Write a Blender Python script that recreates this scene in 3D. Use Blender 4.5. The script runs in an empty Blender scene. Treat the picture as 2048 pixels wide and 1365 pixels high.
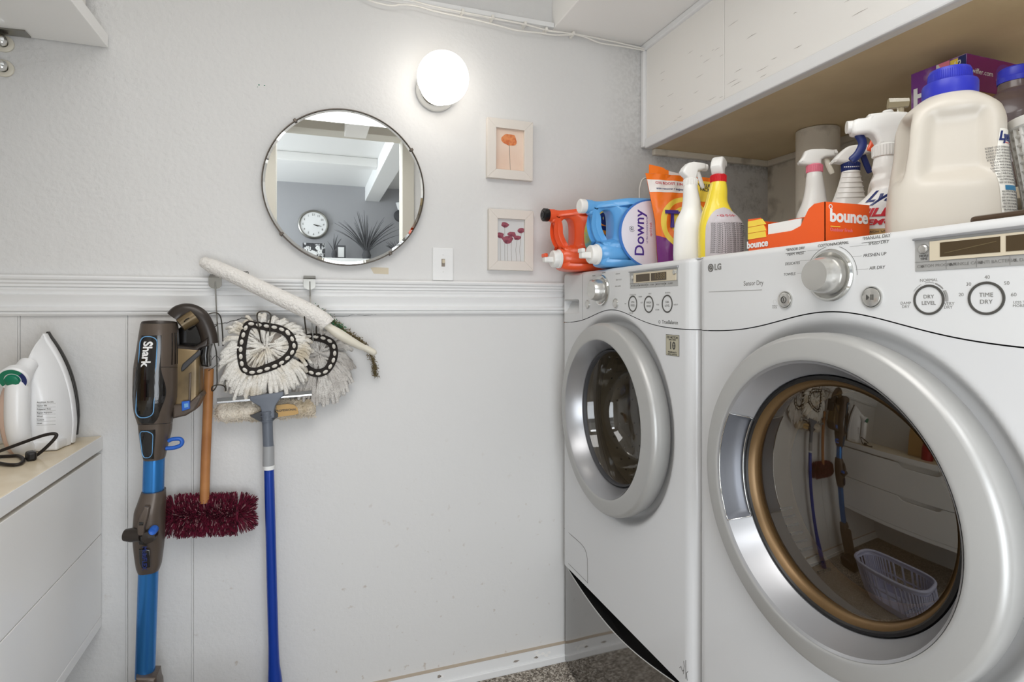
import bpy, bmesh, math, random
from mathutils import Vector, Matrix
PI = math.pi
sc = bpy.context.scene
col = sc.collection
# ---------------------------------------------------------------- camera
F = 1134.0; TH = math.radians(19.4); CT, ST = math.cos(TH), math.sin(TH)
cd = bpy.data.cameras.new('camera'); cam = bpy.data.objects.new('camera', cd); col.objects.link(cam)
cam.location = (0, 0, 1.2); cam.rotation_euler = (PI/2, 0, -TH)
cd.sensor_width = 36; cd.lens = F/2048*36; cd.shift_y = -67.5/2048; cd.clip_start = .02
sc.camera = cam
# ---------------------------------------------------------------- world, lights, exposure
sc.view_settings.view_transform = 'Standard'; sc.view_settings.look = 'None'
sc.view_settings.gamma = 1; sc.view_settings.use_curve_mapping = False
sc.view_settings.exposure = 0.08
wd = bpy.data.worlds.new('sky'); sc.world = wd; wd.use_nodes = True
wd.node_tree.nodes['Background'].inputs[0].default_value = (.80, .90, 1.0, 1)
wd.node_tree.nodes['Background'].inputs[1].default_value = 1.6
def area(name, loc, rot, sx, sy, power, colr):
    l = bpy.data.lights.new(name, 'AREA'); l.shape = 'RECTANGLE'; l.size = sx; l.size_y = sy
    l.energy = power; l.color = colr
    o = bpy.data.objects.new(name, l); col.objects.link(o); o.location = loc; o.rotation_euler = rot
    return o
area('hall_window_fill', (-2.42, -2.0, 1.4), (0, -PI/2, 0), 1.8, 1.6, 80, (.88, .94, 1.0))  # unseen lamp added at the window opening to strengthen the daylight
area('hall_fill', (.2, -.86, 2.55), (0, 0, 0), 1.6, .5, 26, (.93, .96, 1.0))  # fill lamp added out of view; the hall has no such fixture
area('doorway_fill', (.18, -.50, .78), (PI/2, 0, 0), .74, 1.1, 13.5, (.87, .93, 1.0))  # low fill lamp added in the open doorway behind the camera
area('overhead_fill', (-.05, .35, 2.32), (0, 0, 0), 1.1, .9, 13, (1.0, .985, .97))  # added overhead fill in place of bounced light, not a real panel

# ---------------------------------------------------------------- pixel helpers (measure on real planes)
def ray(px, py):
    t = (px-1024)/F
    return Vector((CT*t+ST, CT-ST*t, (615-py)/F))
def at(px, py, X=None, Y=None, Z=None):
    d = ray(px, py)
    k = X/d.x if X is not None else (Y/d.y if Y is not None else (Z-1.2)/d.z)
    return Vector((d.x*k, d.y*k, 1.2+d.z*k))
# ---------------------------------------------------------------- materials
def mat(name, c, rough=.5, metal=0., bump=None, var=None, coat=0., spec=.5, trans=0., emit=None, alpha=1., ior=1.45, noise_rough=0, sss=0):
    m = bpy.data.materials.new(name); m.use_nodes = True
    nt = m.node_tree; b = nt.nodes['Principled BSDF']
    I = b.inputs
    I['Base Color'].default_value = (*c, 1); I['Roughness'].default_value = rough; I['Metallic'].default_value = metal
    I['Coat Weight'].default_value = coat; I['Coat Roughness'].default_value = .08
    I['Specular IOR Level'].default_value = spec; I['Transmission Weight'].default_value = trans
    I['IOR'].default_value = ior; I['Alpha'].default_value = alpha
    if sss: I['Subsurface Weight'].default_value = sss; I['Subsurface Radius'].default_value = (.02, .02, .02)
    if emit: I['Emission Color'].default_value = (*emit[0], 1); I['Emission Strength'].default_value = emit[1]
    tc = nt.nodes.new('ShaderNodeTexCoord')
    if var:                                  # (scale, second colour, low, high)
        n = nt.nodes.new('ShaderNodeTexNoise'); n.inputs['Scale'].default_value = var[0]; n.inputs['Detail'].default_value = 5
        r = nt.nodes.new('ShaderNodeMapRange'); r.inputs[1].default_value = var[2]; r.inputs[2].default_value = var[3]
        x = nt.nodes.new('ShaderNodeMix'); x.data_type = 'RGBA'
        x.inputs[6].default_value = (*c, 1); x.inputs[7].default_value = (*var[1], 1)
        nt.links.new(tc.outputs['Object'], n.inputs['Vector']); nt.links.new(n.outputs['Fac'], r.inputs[0])
        nt.links.new(r.outputs[0], x.inputs[0]); nt.links.new(x.outputs[2], I['Base Color'])
    if bump:                                 # (scale, strength, distance)
        n = nt.nodes.new('ShaderNodeTexNoise'); n.inputs['Scale'].default_value = bump[0]; n.inputs['Detail'].default_value = 3
        bb = nt.nodes.new('ShaderNodeBump'); bb.inputs['Strength'].default_value = bump[1]; bb.inputs['Distance'].default_value = bump[2]
        nt.links.new(tc.outputs['Object'], n.inputs['Vector']); nt.links.new(n.outputs['Fac'], bb.inputs['Height'])
        nt.links.new(bb.outputs[0], I['Normal'])
    return m
def L(r, g, b):                              # sRGB 0-255 -> linear
    f = lambda v: (v/255/12.92) if v/255 <= .04045 else ((v/255+.055)/1.055)**2.4
    return (f(r), f(g), f(b))
M = {}
def wall_mat():
    m = mat('wall_plaster', L(222, 221, 219), .6)
    nt = m.node_tree; b = nt.nodes['Principled BSDF']; N = nt.nodes.new; K = nt.links.new
    g = N('ShaderNodeNewGeometry'); s = N('ShaderNodeSeparateXYZ'); K(g.outputs['Position'], s.inputs[0])
    # orange-peel relief, stronger above the rail and to the left
    n = N('ShaderNodeTexNoise'); n.inputs['Scale'].default_value = 75; n.inputs['Detail'].default_value = 3; K(g.outputs['Position'], n.inputs['Vector'])
    w = N('ShaderNodeTexNoise'); w.inputs['Scale'].default_value = 7; w.inputs['Detail'].default_value = 3; K(g.outputs['Position'], w.inputs['Vector'])
    mr = N('ShaderNodeMapRange'); mr.inputs[1].default_value = .3; mr.inputs[2].default_value = -.5; mr.inputs[3].default_value = .28; mr.inputs[4].default_value = .75
    K(s.outputs['X'], mr.inputs[0])
    hz = N('ShaderNodeMapRange'); hz.inputs[1].default_value = 1.2; hz.inputs[2].default_value = 1.5; hz.inputs[3].default_value = .45; hz.inputs[4].default_value = 1
    K(s.outputs['Z'], hz.inputs[0])
    mu = N('ShaderNodeMath'); mu.operation = 'MULTIPLY'; K(mr.outputs[0], mu.inputs[0]); K(hz.outputs[0], mu.inputs[1])
    ad = N('ShaderNodeMath'); ad.operation = 'MULTIPLY_ADD'; ad.inputs[1].default_value = 1.5; K(w.outputs['Fac'], ad.inputs[0]); K(n.outputs['Fac'], ad.inputs[2])
    bp = N('ShaderNodeBump'); bp.inputs['Distance'].default_value = .0045; K(mu.outputs[0], bp.inputs['Strength']); K(ad.outputs[0], bp.inputs['Height'])
    K(bp.outputs[0], b.inputs['Normal'])
    # grey mildew near the soffit over the machines, rusty scuffs near the floor
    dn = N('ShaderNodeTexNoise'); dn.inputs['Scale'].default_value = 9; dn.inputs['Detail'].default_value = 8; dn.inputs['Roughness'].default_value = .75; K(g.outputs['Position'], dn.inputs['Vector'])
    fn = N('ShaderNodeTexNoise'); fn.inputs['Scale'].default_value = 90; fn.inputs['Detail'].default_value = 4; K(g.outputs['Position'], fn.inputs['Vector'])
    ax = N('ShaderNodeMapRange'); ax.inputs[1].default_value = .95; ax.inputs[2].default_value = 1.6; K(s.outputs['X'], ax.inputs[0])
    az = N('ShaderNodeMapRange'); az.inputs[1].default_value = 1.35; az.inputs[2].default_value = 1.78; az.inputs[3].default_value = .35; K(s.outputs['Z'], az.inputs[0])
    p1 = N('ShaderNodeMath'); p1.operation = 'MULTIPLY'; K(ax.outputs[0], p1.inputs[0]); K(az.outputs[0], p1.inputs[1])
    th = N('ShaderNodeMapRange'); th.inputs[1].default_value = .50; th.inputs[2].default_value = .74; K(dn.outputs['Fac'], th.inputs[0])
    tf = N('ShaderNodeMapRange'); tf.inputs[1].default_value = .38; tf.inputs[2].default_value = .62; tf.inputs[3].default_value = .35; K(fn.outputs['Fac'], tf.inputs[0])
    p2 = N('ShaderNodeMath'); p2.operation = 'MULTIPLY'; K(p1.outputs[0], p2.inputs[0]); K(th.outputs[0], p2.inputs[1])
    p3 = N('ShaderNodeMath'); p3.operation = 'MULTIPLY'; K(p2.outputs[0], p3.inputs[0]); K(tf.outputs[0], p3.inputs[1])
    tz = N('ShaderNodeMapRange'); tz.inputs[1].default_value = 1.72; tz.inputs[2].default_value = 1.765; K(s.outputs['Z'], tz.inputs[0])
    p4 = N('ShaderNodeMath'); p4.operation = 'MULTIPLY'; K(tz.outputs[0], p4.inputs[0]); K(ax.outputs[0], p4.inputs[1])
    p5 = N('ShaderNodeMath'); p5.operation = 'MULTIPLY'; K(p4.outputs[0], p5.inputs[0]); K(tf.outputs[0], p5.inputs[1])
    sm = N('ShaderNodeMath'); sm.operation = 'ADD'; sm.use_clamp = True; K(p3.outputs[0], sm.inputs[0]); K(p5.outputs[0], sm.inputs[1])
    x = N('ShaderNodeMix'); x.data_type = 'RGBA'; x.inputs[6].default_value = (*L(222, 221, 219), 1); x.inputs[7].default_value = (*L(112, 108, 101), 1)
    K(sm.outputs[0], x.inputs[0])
    lz = N('ShaderNodeMapRange'); lz.inputs[1].default_value = .85; lz.inputs[2].default_value = .05; lz.inputs[4].default_value = .8; K(s.outputs['Z'], lz.inputs[0])
    ls = N('ShaderNodeTexNoise'); ls.inputs['Scale'].default_value = 38; ls.inputs['Detail'].default_value = 6; K(g.outputs['Position'], ls.inputs['Vector'])
    lt = N('ShaderNodeMapRange'); lt.inputs[1].default_value = .66; lt.inputs[2].default_value = .76; K(ls.outputs['Fac'], lt.inputs[0])
    lm = N('ShaderNodeMath'); lm.operation = 'MULTIPLY'; K(lz.outputs[0], lm.inputs[0]); K(lt.outputs[0], lm.inputs[1])
    x2 = N('ShaderNodeMix'); x2.data_type = 'RGBA'; x2.inputs[7].default_value = (*L(170, 150, 128), 1)
    K(lm.outputs[0], x2.inputs[0]); K(x.outputs[2], x2.inputs[6]); K(x2.outputs[2], b.inputs['Base Color'])
    return m
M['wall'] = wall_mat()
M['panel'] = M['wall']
M['trim'] = mat('trim_paint', L(236, 236, 235), .4, bump=(18, .15, .004))
M['ceil'] = mat('ceiling_paint', L(246, 244, 240), .6, bump=(30, .1, .003))
M['ucab'] = mat('cabinet_paint', L(243, 240, 234), .45, bump=(14, .12, .003))
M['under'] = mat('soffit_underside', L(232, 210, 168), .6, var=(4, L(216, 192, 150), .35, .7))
M['rwall'] = mat('cream_block_wall', L(232, 224, 208), .6, bump=(25, .5, .006), var=(11, L(165, 155, 138), .56, .75))
M['beige'] = mat('beige_paint', L(208, 196, 172), .5)
M['jamb'] = mat('cream_jamb', L(208, 203, 191), .5)
M['hallwall'] = mat('grey_hall_paint', L(168, 168, 170), .7)
M['white'] = mat('white_paint', L(236, 236, 234), .5)
M['lacq'] = mat('white_lacquer', L(248, 247, 244), .3, coat=.2)
M['worktop'] = mat('cream_laminate', L(238, 226, 202), .35, coat=.2, var=(7, L(214, 196, 164), .4, .7))
M['enamel'] = mat('white_enamel', L(213, 213, 213), .28, coat=.35)
M['enamel2'] = mat('white_panel_plastic', L(216, 216, 215), .38)
M['silver'] = mat('silver_paint', L(176, 175, 172), .36, .3)
M['silver_in'] = mat('silver_bevel', L(168, 168, 170), .3, .6)
M['chrome'] = mat('chrome', L(215, 215, 212), .12, 1)
M['steel'] = mat('steel_wire', L(150, 148, 142), .28, 1)
M['steeldark'] = mat('dark_wire', L(84, 80, 74), .35, .9)
M['satin'] = mat('satin_knob', L(205, 203, 198), .25, .75)
M['print'] = mat('grey_print', L(128, 126, 122), .6)
M['printdark'] = mat('dark_print', L(74, 72, 68), .6)
M['blackpl'] = mat('black_plastic', L(24, 22, 21), .35)
M['gasket'] = mat('grey_gasket', L(60, 60, 62), .5)
M['drum'] = mat('drum_steel', L(176, 168, 150), .35, .75)
M['drum2'] = mat('dryer_drum', L(62, 52, 40), .5, .3)
M['lcd'] = mat('lcd_brown', L(74, 60, 40), .15)
M['lcdseg'] = mat('lcd_segments', L(120, 104, 72), .4)
M['pedestal'] = mat('pedestal_metal', L(150, 148, 146), .06, .95)
M['pedblack'] = mat('pedestal_recess', L(20, 17, 14), .3)
M['mirror'] = mat('mirror_glass', L(236, 238, 238), .01, 1)
M['bronze'] = mat('bronze_edge', L(104, 96, 88), .4, .8)
M['globe'] = mat('lit_globe', (1, .98, .93), .3, emit=((1, .95, .88), 4.2))
M['frame'] = mat('whitewashed_wood', L(226, 219, 210), .6, bump=(60, .2, .002))
M['poppaper'] = mat('peach_paper', L(236, 214, 196), .7, var=(5, L(228, 196, 174), .4, .7))
M['poppaper2'] = mat('grey_paper', L(214, 215, 214), .7)
M['orangepet'] = mat('orange_petal', L(228, 146, 92), .7, var=(60, L(208, 112, 66), .45, .6))
M['redpet'] = mat('rose_petal', L(158, 84, 98), .7, var=(70, L(120, 58, 74), .45, .6))
M['stem'] = mat('stem_print', L(150, 140, 130), .7)
M['cream'] = mat('cream_plastic', L(226, 220, 204), .35)
M['fleece'] = mat('white_fleece', L(240, 236, 230), .95, bump=(160, 1, .006))
M['strand'] = mat('mop_strand', L(242, 238, 230), .95, bump=(260, 1, .004), var=(16, L(206, 194, 172), .48, .70))
M['strand2'] = mat('grey_mop_strand', L(218, 214, 208), .95, bump=(260, 1, .004), var=(18, L(178, 172, 166), .42, .68))
M['tape'] = mat('black_webbing', L(38, 32, 28), .85)
M['maroon'] = mat('maroon_chenille', L(112, 16, 48), .8, var=(90, L(66, 8, 26), .45, .6))
M['dustgrey'] = mat('dusty_tips', L(168, 128, 130), .9)
M['wood'] = mat('broom_wood', L(184, 126, 74), .5, bump=(30, .2, .002), var=(9, L(158, 102, 56), .4, .65))
M['sqgrey'] = mat('slate_plastic', L(104, 110, 120), .4)
M['sqgrey2'] = mat('pale_grey_plastic', L(158, 159, 160), .4)
M['alu'] = mat('aluminium_strip', L(200, 202, 204), .25, .8)
M['rubber'] = mat('grey_rubber', L(112, 112, 110), .6)
M['bluepole'] = mat('blue_enamelled_pole', L(20, 62, 160), .28, .2, coat=.3)
M['tan'] = mat('tan_cloth_label', L(196, 160, 106), .8)
M['woolen'] = mat('lambswool', L(238, 228, 212), .95, bump=(130, 1, .008), var=(14, L(196, 180, 154), .42, .7))
M['vacbrown'] = mat('vac_taupe', L(92, 81, 72), .34, .25)
M['vacdark'] = mat('vac_dark_taupe', L(54, 47, 42), .3, .2)
M['vacblack'] = mat('vac_gloss_black', L(18, 16, 15), .12, coat=.5)
M['vacgold'] = mat('vac_dusty_bin', L(132, 112, 80), .3, .35, var=(12, L(92, 78, 56), .4, .7))
M['vacblue'] = mat('vac_blue_metal', L(58, 130, 200), .25, .7)
M['vacblue2'] = mat('vac_blue_plastic', L(40, 98, 190), .35)
M['vacline'] = mat('vac_light_blue_line', L(112, 166, 212), .4)
M['moss'] = mat('green_garland', L(48, 122, 84), .9, var=(60, L(110, 96, 60), .45, .55))
M['mossbrown'] = mat('brown_garland', L(112, 98, 66), .9)
M['ironwhite'] = mat('iron_white', L(238, 238, 238), .3, coat=.2)
M['ironpink'] = mat('iron_peach_tank', L(226, 196, 178), .35)
M['irondark'] = mat('soleplate_edge', L(60, 58, 55), .35, .5)
M['irongreen'] = mat('iron_green_dial', L(22, 122, 92), .35)
M['navy'] = mat('navy_plastic', L(30, 44, 104), .35)
M['orange'] = mat('orange_bottle', L(238, 88, 40), .3, coat=.3)
M['blueb'] = mat('blue_bottle', L(96, 166, 224), .3, coat=.3, )
M['blueb2'] = mat('deep_blue_label_edge', L(66, 124, 200), .4)
M['bottlewhite'] = mat('white_bottle', L(240, 238, 233), .32, coat=.25, sss=.1)
M['jug'] = mat('milky_jug', L(208, 200, 187), .34, coat=.1)
M['royal'] = mat('royal_blue_cap', L(46, 52, 178), .35)
M['lblwhite'] = mat('label_white', L(232, 230, 240), .45)
M['purple'] = mat('purple_ink', L(72, 48, 140), .5)
M['yellowb'] = mat('yellow_bottle', L(240, 214, 60), .28, coat=.3, sss=.1)
M['yellow'] = mat('yellow_card', L(248, 214, 78), .5)
M['red'] = mat('red_plastic', L(204, 32, 40), .4)
M['redink'] = mat('red_ink', L(204, 44, 58), .5)
M['pink'] = mat('pink_collar', L(236, 132, 152), .4)
M['pinklabel'] = mat('pink_label', L(236, 200, 204), .5)
M['orangecard'] = mat('orange_carton', L(238, 94, 32), .45)
M['orangefilm'] = mat('orange_film', L(250, 122, 30), .25, coat=.4, bump=(16, .5, .012))
M['purplefilm'] = mat('purple_film', L(118, 40, 122), .25, coat=.4, bump=(16, .5, .012))
M['whitefilm'] = mat('white_film', L(240, 232, 226), .3, coat=.3)
M['magenta'] = mat('magenta_card', L(128, 30, 104), .45)
M['violet'] = mat('violet_card', L(120, 52, 140), .5, var=(14, L(200, 170, 200), .5, .68))
M['card'] = mat('brown_card', L(150, 116, 84), .7)
M['brownbottle'] = mat('smoky_bottle', L(84, 70, 70), .3, coat=.3, var=(8, L(110, 94, 86), .4, .7))
M['greylabel'] = mat('grey_label', L(196, 188, 190), .4, coat=.3)
M['darktray'] = mat('dark_brown_tray', L(70, 52, 34), .3, coat=.3)
M['tealink'] = mat('teal_ink', L(50, 120, 160), .5)
M['clearpl'] = mat('cloudy_clear_plastic', L(220, 210, 180), .2, trans=.5)
M['basket'] = mat('lavender_basket', L(196, 200, 226), .4)
M['cable'] = mat('white_cable', L(236, 233, 226), .45)
M['cord'] = mat('black_cord', L(34, 28, 24), .5)
M['dust'] = mat('grey_foliage', L(84, 84, 86), .8)
M['photo'] = mat('dark_photo', L(62, 62, 64), .6, var=(40, L(210, 210, 210), .55, .6))
M['redcl'] = mat('red_bottle_plastic', L(150, 30, 34), .4)
def floor_mat():
    m = mat('speckled_carpet', L(138, 128, 118), .95)
    nt = m.node_tree; b = nt.nodes['Principled BSDF']; N = nt.nodes.new; K = nt.links.new
    g = N('ShaderNodeNewGeometry'); v = N('ShaderNodeTexVoronoi'); v.inputs['Scale'].default_value = 210; K(g.outputs['Position'], v.inputs['Vector'])
    s = N('ShaderNodeSeparateColor'); K(v.outputs['Color'], s.inputs[0])
    r = N('ShaderNodeValToRGB'); K(s.outputs[0], r.inputs[0]); e = r.color_ramp.elements
    e[0].color = (*L(84, 76, 68), 1); e[1].color = (*L(206, 198, 186), 1); x = e.new(.5); x.color = (*L(142, 132, 120), 1)
    K(r.outputs[0], b.inputs['Base Color'])
    bp = N('ShaderNodeBump'); bp.inputs['Strength'].default_value = .6; bp.inputs['Distance'].default_value = .003; K(s.outputs[1], bp.inputs['Height']); K(bp.outputs[0], b.inputs['Normal'])
    return m
M['floor'] = floor_mat()
def tinted(name, tint, ior, rough=.015, gl=(1, 1, 1), haze=None):     # thin glass: tinted see-through plus Fresnel reflection
    m = bpy.data.materials.new(name); m.use_nodes = True; nt = m.node_tree; nt.nodes.clear(); N = nt.nodes.new; K = nt.links.new
    o = N('ShaderNodeOutputMaterial'); t = N('ShaderNodeBsdfTransparent'); t.inputs[0].default_value = (*tint, 1)
    g = N('ShaderNodeBsdfGlossy'); g.inputs['Roughness'].default_value = rough; g.inputs['Color'].default_value = (*gl, 1)
    f = N('ShaderNodeFresnel'); f.inputs[0].default_value = ior; x = N('ShaderNodeMixShader')
    K(f.outputs[0], x.inputs[0]); K(t.outputs[0], x.inputs[1]); K(g.outputs[0], x.inputs[2]); K(x.outputs[0], o.inputs[0])
    if haze:                                 # haze mixed into the colour for brownish reflections and light inside
        d = N('ShaderNodeBsdfDiffuse'); d.inputs[0].default_value = (*haze[0], 1); h = N('ShaderNodeMixShader'); h.inputs[0].default_value = haze[1]
        K(t.outputs[0], h.inputs[1]); K(d.outputs[0], h.inputs[2]); K(h.outputs[0], x.inputs[1])
    return m
M['glassdark'] = tinted('smoked_door_glass', (.78, .70, .56), 2.3, .015, (1, .96, .88), (L(150, 112, 70), .045))
M['glassclear'] = tinted('clear_door_glass', (.80, .79, .76), 1.7, .02, (1, 1, 1), (L(150, 132, 104), .12))
M['binglass'] = tinted('bin_glass', (.75, .7, .6), 1.5)

# ---------------------------------------------------------------- mesh helpers
WL = {}                                       # world location of every object
def frame(o, x, y, z):                        # 4x4 from origin and three axes
    m = Matrix.Identity(4)
    for i, a in enumerate((x, y, z)):
        a = Vector(a)
        for j in range(3): m[j][i] = a[j]
    for j in range(3): m[j][3] = o[j]
    return m
def shade(me, ang=35):
    me.polygons.foreach_set('use_smooth', [True]*len(me.polygons)); me.set_sharp_from_angle(angle=math.radians(ang))
class MB:
    def __init__(s): s.v = []; s.f = []
    def add(s, vs, fs, T=None):
        k = len(s.v)
        s.v += [tuple(T @ Vector(p)) if T else tuple(p) for p in vs]; s.f += [tuple(i+k for i in f) for f in fs]; return s
    def box(s, a, b, T=None):
        x0, y0, z0 = a; x1, y1, z1 = b
        return s.add([(x0,y0,z0),(x1,y0,z0),(x1,y1,z0),(x0,y1,z0),(x0,y0,z1),(x1,y0,z1),(x1,y1,z1),(x0,y1,z1)],
                     [(3,2,1,0),(4,5,6,7),(0,1,5,4),(1,2,6,5),(2,3,7,6),(3,0,4,7)], T)
    def tube(s, pts, r, n=8, T=None, closed=False, flat=1., up=None, caps=True):
        pts = [Vector(p) for p in pts]; N = len(pts); rr = r if isinstance(r, (list, tuple)) else [r]*N
        tg = []
        for i in range(N):
            a = pts[(i-1) % N] if (closed or i > 0) else pts[i]; b = pts[(i+1) % N] if (closed or i < N-1) else pts[i]
            d = b-a; tg.append(d.normalized() if d.length > 1e-9 else Vector((0,0,1)))
        u = Vector(up) if up else (Vector((0,0,1)) if abs(tg[0].z) < .9 else Vector((1,0,0)))
        vs = []; fs = []
        for i in range(N):
            t = tg[i]; w = t.cross(u)
            if w.length < 1e-5: w = t.orthogonal()
            w.normalize(); u2 = w.cross(t).normalized()
            if not up: u = u2
            for k in range(n):
                a = 2*PI*k/n; vs.append(pts[i]+(w*math.cos(a)+u2*math.sin(a)*flat)*rr[i])
        M_ = N if closed else N-1
        for i in range(M_):
            for k in range(n):
                a = i*n+k; b = i*n+(k+1) % n; j = ((i+1) % N)*n
                fs.append((a, b, j+(k+1) % n, j+k))
        if not closed and caps:
            fs.append(tuple(range(n))[::-1]); fs.append(tuple((N-1)*n+k for k in range(n)))
        return s.add(vs, fs, T)
    def cyl(s, a, b, r0, r1=None, n=24, T=None): return s.tube([a, b], [r0, r0 if r1 is None else r1], n, T)
    def lathe(s, prof, T=None, n=48, a0=0, a1=2*PI):      # prof (r, h): revolves about local z
        full = abs(a1-a0-2*PI) < 1e-6; m = n if full else n+1; vs = []; fs = []
        for (r, h) in prof:
            for k in range(m):
                a = a0+(a1-a0)*k/n; vs.append((r*math.cos(a), r*math.sin(a), h))
        for i in range(len(prof)-1):
            for k in range(n):
                k2 = (k+1) % m; fs.append((i*m+k, i*m+k2, (i+1)*m+k2, (i+1)*m+k))
        return s.add(vs, fs, T)
    def disc(s, c, r, T=None, n=32, ry=None):
        vs = [(c[0]+r*math.cos(2*PI*k/n), c[1]+(ry or r)*math.sin(2*PI*k/n), c[2]) for k in range(n)]
        return s.add(vs, [tuple(range(n))], T)
    def prism(s, poly, h0, h1, T=None):
        n = len(poly)
        return s.add([(x, y, h0) for x, y in poly]+[(x, y, h1) for x, y in poly],
                     [tuple(range(n))[::-1], tuple(range(n, 2*n))]+[(i, (i+1) % n, n+(i+1) % n, n+i) for i in range(n)], T)
    def ball(s, c, r, T=None, n=16, sc_=(1,1,1)):
        m = n//2; vs = []; fs = []
        for i in range(m+1):
            p = PI*i/m
            for k in range(n):
                a = 2*PI*k/n; vs.append((c[0]+r*sc_[0]*math.sin(p)*math.cos(a), c[1]+r*sc_[1]*math.sin(p)*math.sin(a), c[2]+r*sc_[2]*math.cos(p)))
        for i in range(m):
            for k in range(n): fs.append((i*n+k, (i+1)*n+k, (i+1)*n+(k+1) % n, i*n+(k+1) % n))
        return s.add(vs, fs, T)
    def grid(s, fn, us, vs_, T=None, keep=None):
        V = [fn(u, v) for v in vs_ for u in us]; n = len(us); fs = []
        for j in range(len(vs_)-1):
            for i in range(n-1):
                if keep is None or keep((us[i]+us[i+1])/2, (vs_[j]+vs_[j+1])/2): fs.append((j*n+i, j*n+i+1, (j+1)*n+i+1, (j+1)*n+i))
        return s.add(V, fs, T)
    def build(s, name, m, parent=None, ang=35, bevel=0, seg=2, merge=False, warp=None):
        if warp: s.v = [tuple(warp(Vector(p))) for p in s.v]
        lo = [min(p[i] for p in s.v) for i in range(3)]; hi = [max(p[i] for p in s.v) for i in range(3)]
        c = Vector([(lo[i]+hi[i])/2 for i in range(3)])
        me = bpy.data.meshes.new(name); me.from_pydata([Vector(p)-c for p in s.v], [], s.f); me.update()
        if merge:
            bm = bmesh.new(); bm.from_mesh(me); bmesh.ops.remove_doubles(bm, verts=bm.verts, dist=1e-5); bmesh.ops.recalc_face_normals(bm, faces=bm.faces); bm.to_mesh(me); bm.free()
        return link(name, me, m, c, parent, ang, bevel, seg)
def link(name, me, m, c, parent=None, ang=35, bevel=0, seg=2):
    if m: me.materials.append(M[m] if isinstance(m, str) else m)
    if ang: shade(me, ang)
    o = bpy.data.objects.new(name, me); col.objects.link(o); WL[o.name] = Vector(c)
    if parent: o.parent = parent; o.location = Vector(c)-WL[parent.name]
    else: o.location = c
    if bevel:
        b = o.modifiers.new('bevel', 'BEVEL'); b.width = bevel; b.segments = seg; b.limit_method = 'ANGLE'; b.angle_limit = math.radians(40)
    return o
def thing(name, label, cat, loc, group=None):
    o = bpy.data.objects.new(name, None); o.empty_display_size = .05; col.objects.link(o); o.location = loc; WL[o.name] = Vector(loc)
    return tag(o, label, cat, group)
def tag(o, label, cat, group=None):
    o['label'] = label; o['category'] = cat
    if group: o['group'] = group
    return o
def struct(o): o['kind'] = 'structure'; return o
def stuff(o): o['kind'] = 'stuff'; return o
def bez(pts, n=8, closed=False):                 # catmull-rom through points
    P = [Vector(p) if len(p) == 3 else Vector((*p, 0)) for p in pts]; out = []; N = len(P)
    for i in range(N if closed else N-1):
        if closed: a, b, c, d = P[(i-1) % N], P[i], P[(i+1) % N], P[(i+2) % N]
        else: a, b, c, d = P[max(i-1, 0)], P[i], P[i+1], P[min(i+2, N-1)]
        for k in range(n):
            t = k/n; out.append(.5*((2*b)+(c-a)*t+(2*a-5*b+4*c-d)*t*t+(3*b-a-3*c+d)*t**3))
    if not closed: out.append(P[-1])
    return out
def spl(pts, n=6): return [(p.x, p.y) for p in bez(pts, n, True)]
def plate_mesh(outline, holes=(), thick=.02, bevel=.004, res=3):
    cu = bpy.data.curves.new('c', 'CURVE'); cu.dimensions = '2D'; cu.fill_mode = 'BOTH'
    cu.extrude = max(thick/2-bevel, 0); cu.bevel_depth = bevel; cu.bevel_resolution = res; cu.offset = -bevel
    for poly in (outline, *holes):
        s = cu.splines.new('POLY'); s.points.add(len(poly)-1)
        for p, q in zip(s.points, poly): p.co = (q[0], q[1], 0, 1)
        s.use_cyclic_u = True
    o = bpy.data.objects.new('c', cu); me = bpy.data.meshes.new_from_object(o); bpy.data.objects.remove(o); bpy.data.curves.remove(cu)
    return me
def from_mesh(name, me, m, T, parent=None, ang=35, warp=None):
    vs = [v.co.copy() for v in me.vertices]
    if warp: vs = [warp(p) for p in vs]
    mb = MB(); mb.v = [tuple(T @ p) for p in vs]; mb.f = [tuple(p.vertices) for p in me.polygons]
    bpy.data.meshes.remove(me)
    return mb.build(name, m, parent, ang, merge=True)
def plate(name, outline, holes, thick, bevel, m, T, parent=None, warp=None, res=3, ang=35):
    return from_mesh(name, plate_mesh(outline, holes, thick, bevel, res), m, T, parent, ang, warp)
def text(body, size, m, T, parent=None, align='CENTER', shear=0, bold=0., depth=.0003, warp=None, space=1., name='lettering', wide=1.):
    cu = bpy.data.curves.new('t', 'FONT'); cu.body = body; cu.size = size; cu.align_x = align; cu.align_y = 'CENTER'
    cu.shear = shear; cu.offset = bold*size; cu.extrude = depth; cu.resolution_u = 3; cu.space_character = space; cu.space_line = .85
    o = bpy.data.objects.new('t', cu); me = bpy.data.meshes.new_from_object(o); bpy.data.objects.remove(o); bpy.data.curves.remove(cu)
    if not len(me.vertices): return None
    vs = [Vector((v.co.x*wide, v.co.y, v.co.z)) for v in me.vertices]
    if warp: vs = [warp(p) for p in vs]
    mb = MB(); mb.v = [tuple(T @ p) for p in vs]; mb.f = [tuple(p.vertices) for p in me.polygons]
    bpy.data.meshes.remove(me)
    return mb.build(name, m, parent, 0)
ID = Matrix.Identity(4)
# ================================================================ SETTING
BW = 1.77; RW = 1.69; LW = -1.05; FW = -.42; SOF = 1.772
def sbox(name, a, b, m, parent=None, bevel=0, T=None):
    o = MB().box(a, b, T).build(name, m, parent, 0, bevel)
    if not parent: struct(o)
    return o
sbox('floor', (-2.6, -3.3, -.06), (3.1, BW+.1, 0), 'floor')
wb = sbox('wall_back', (LW-.1, BW, 0), (RW+.1, BW+.1, 2.45), 'wall')
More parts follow.
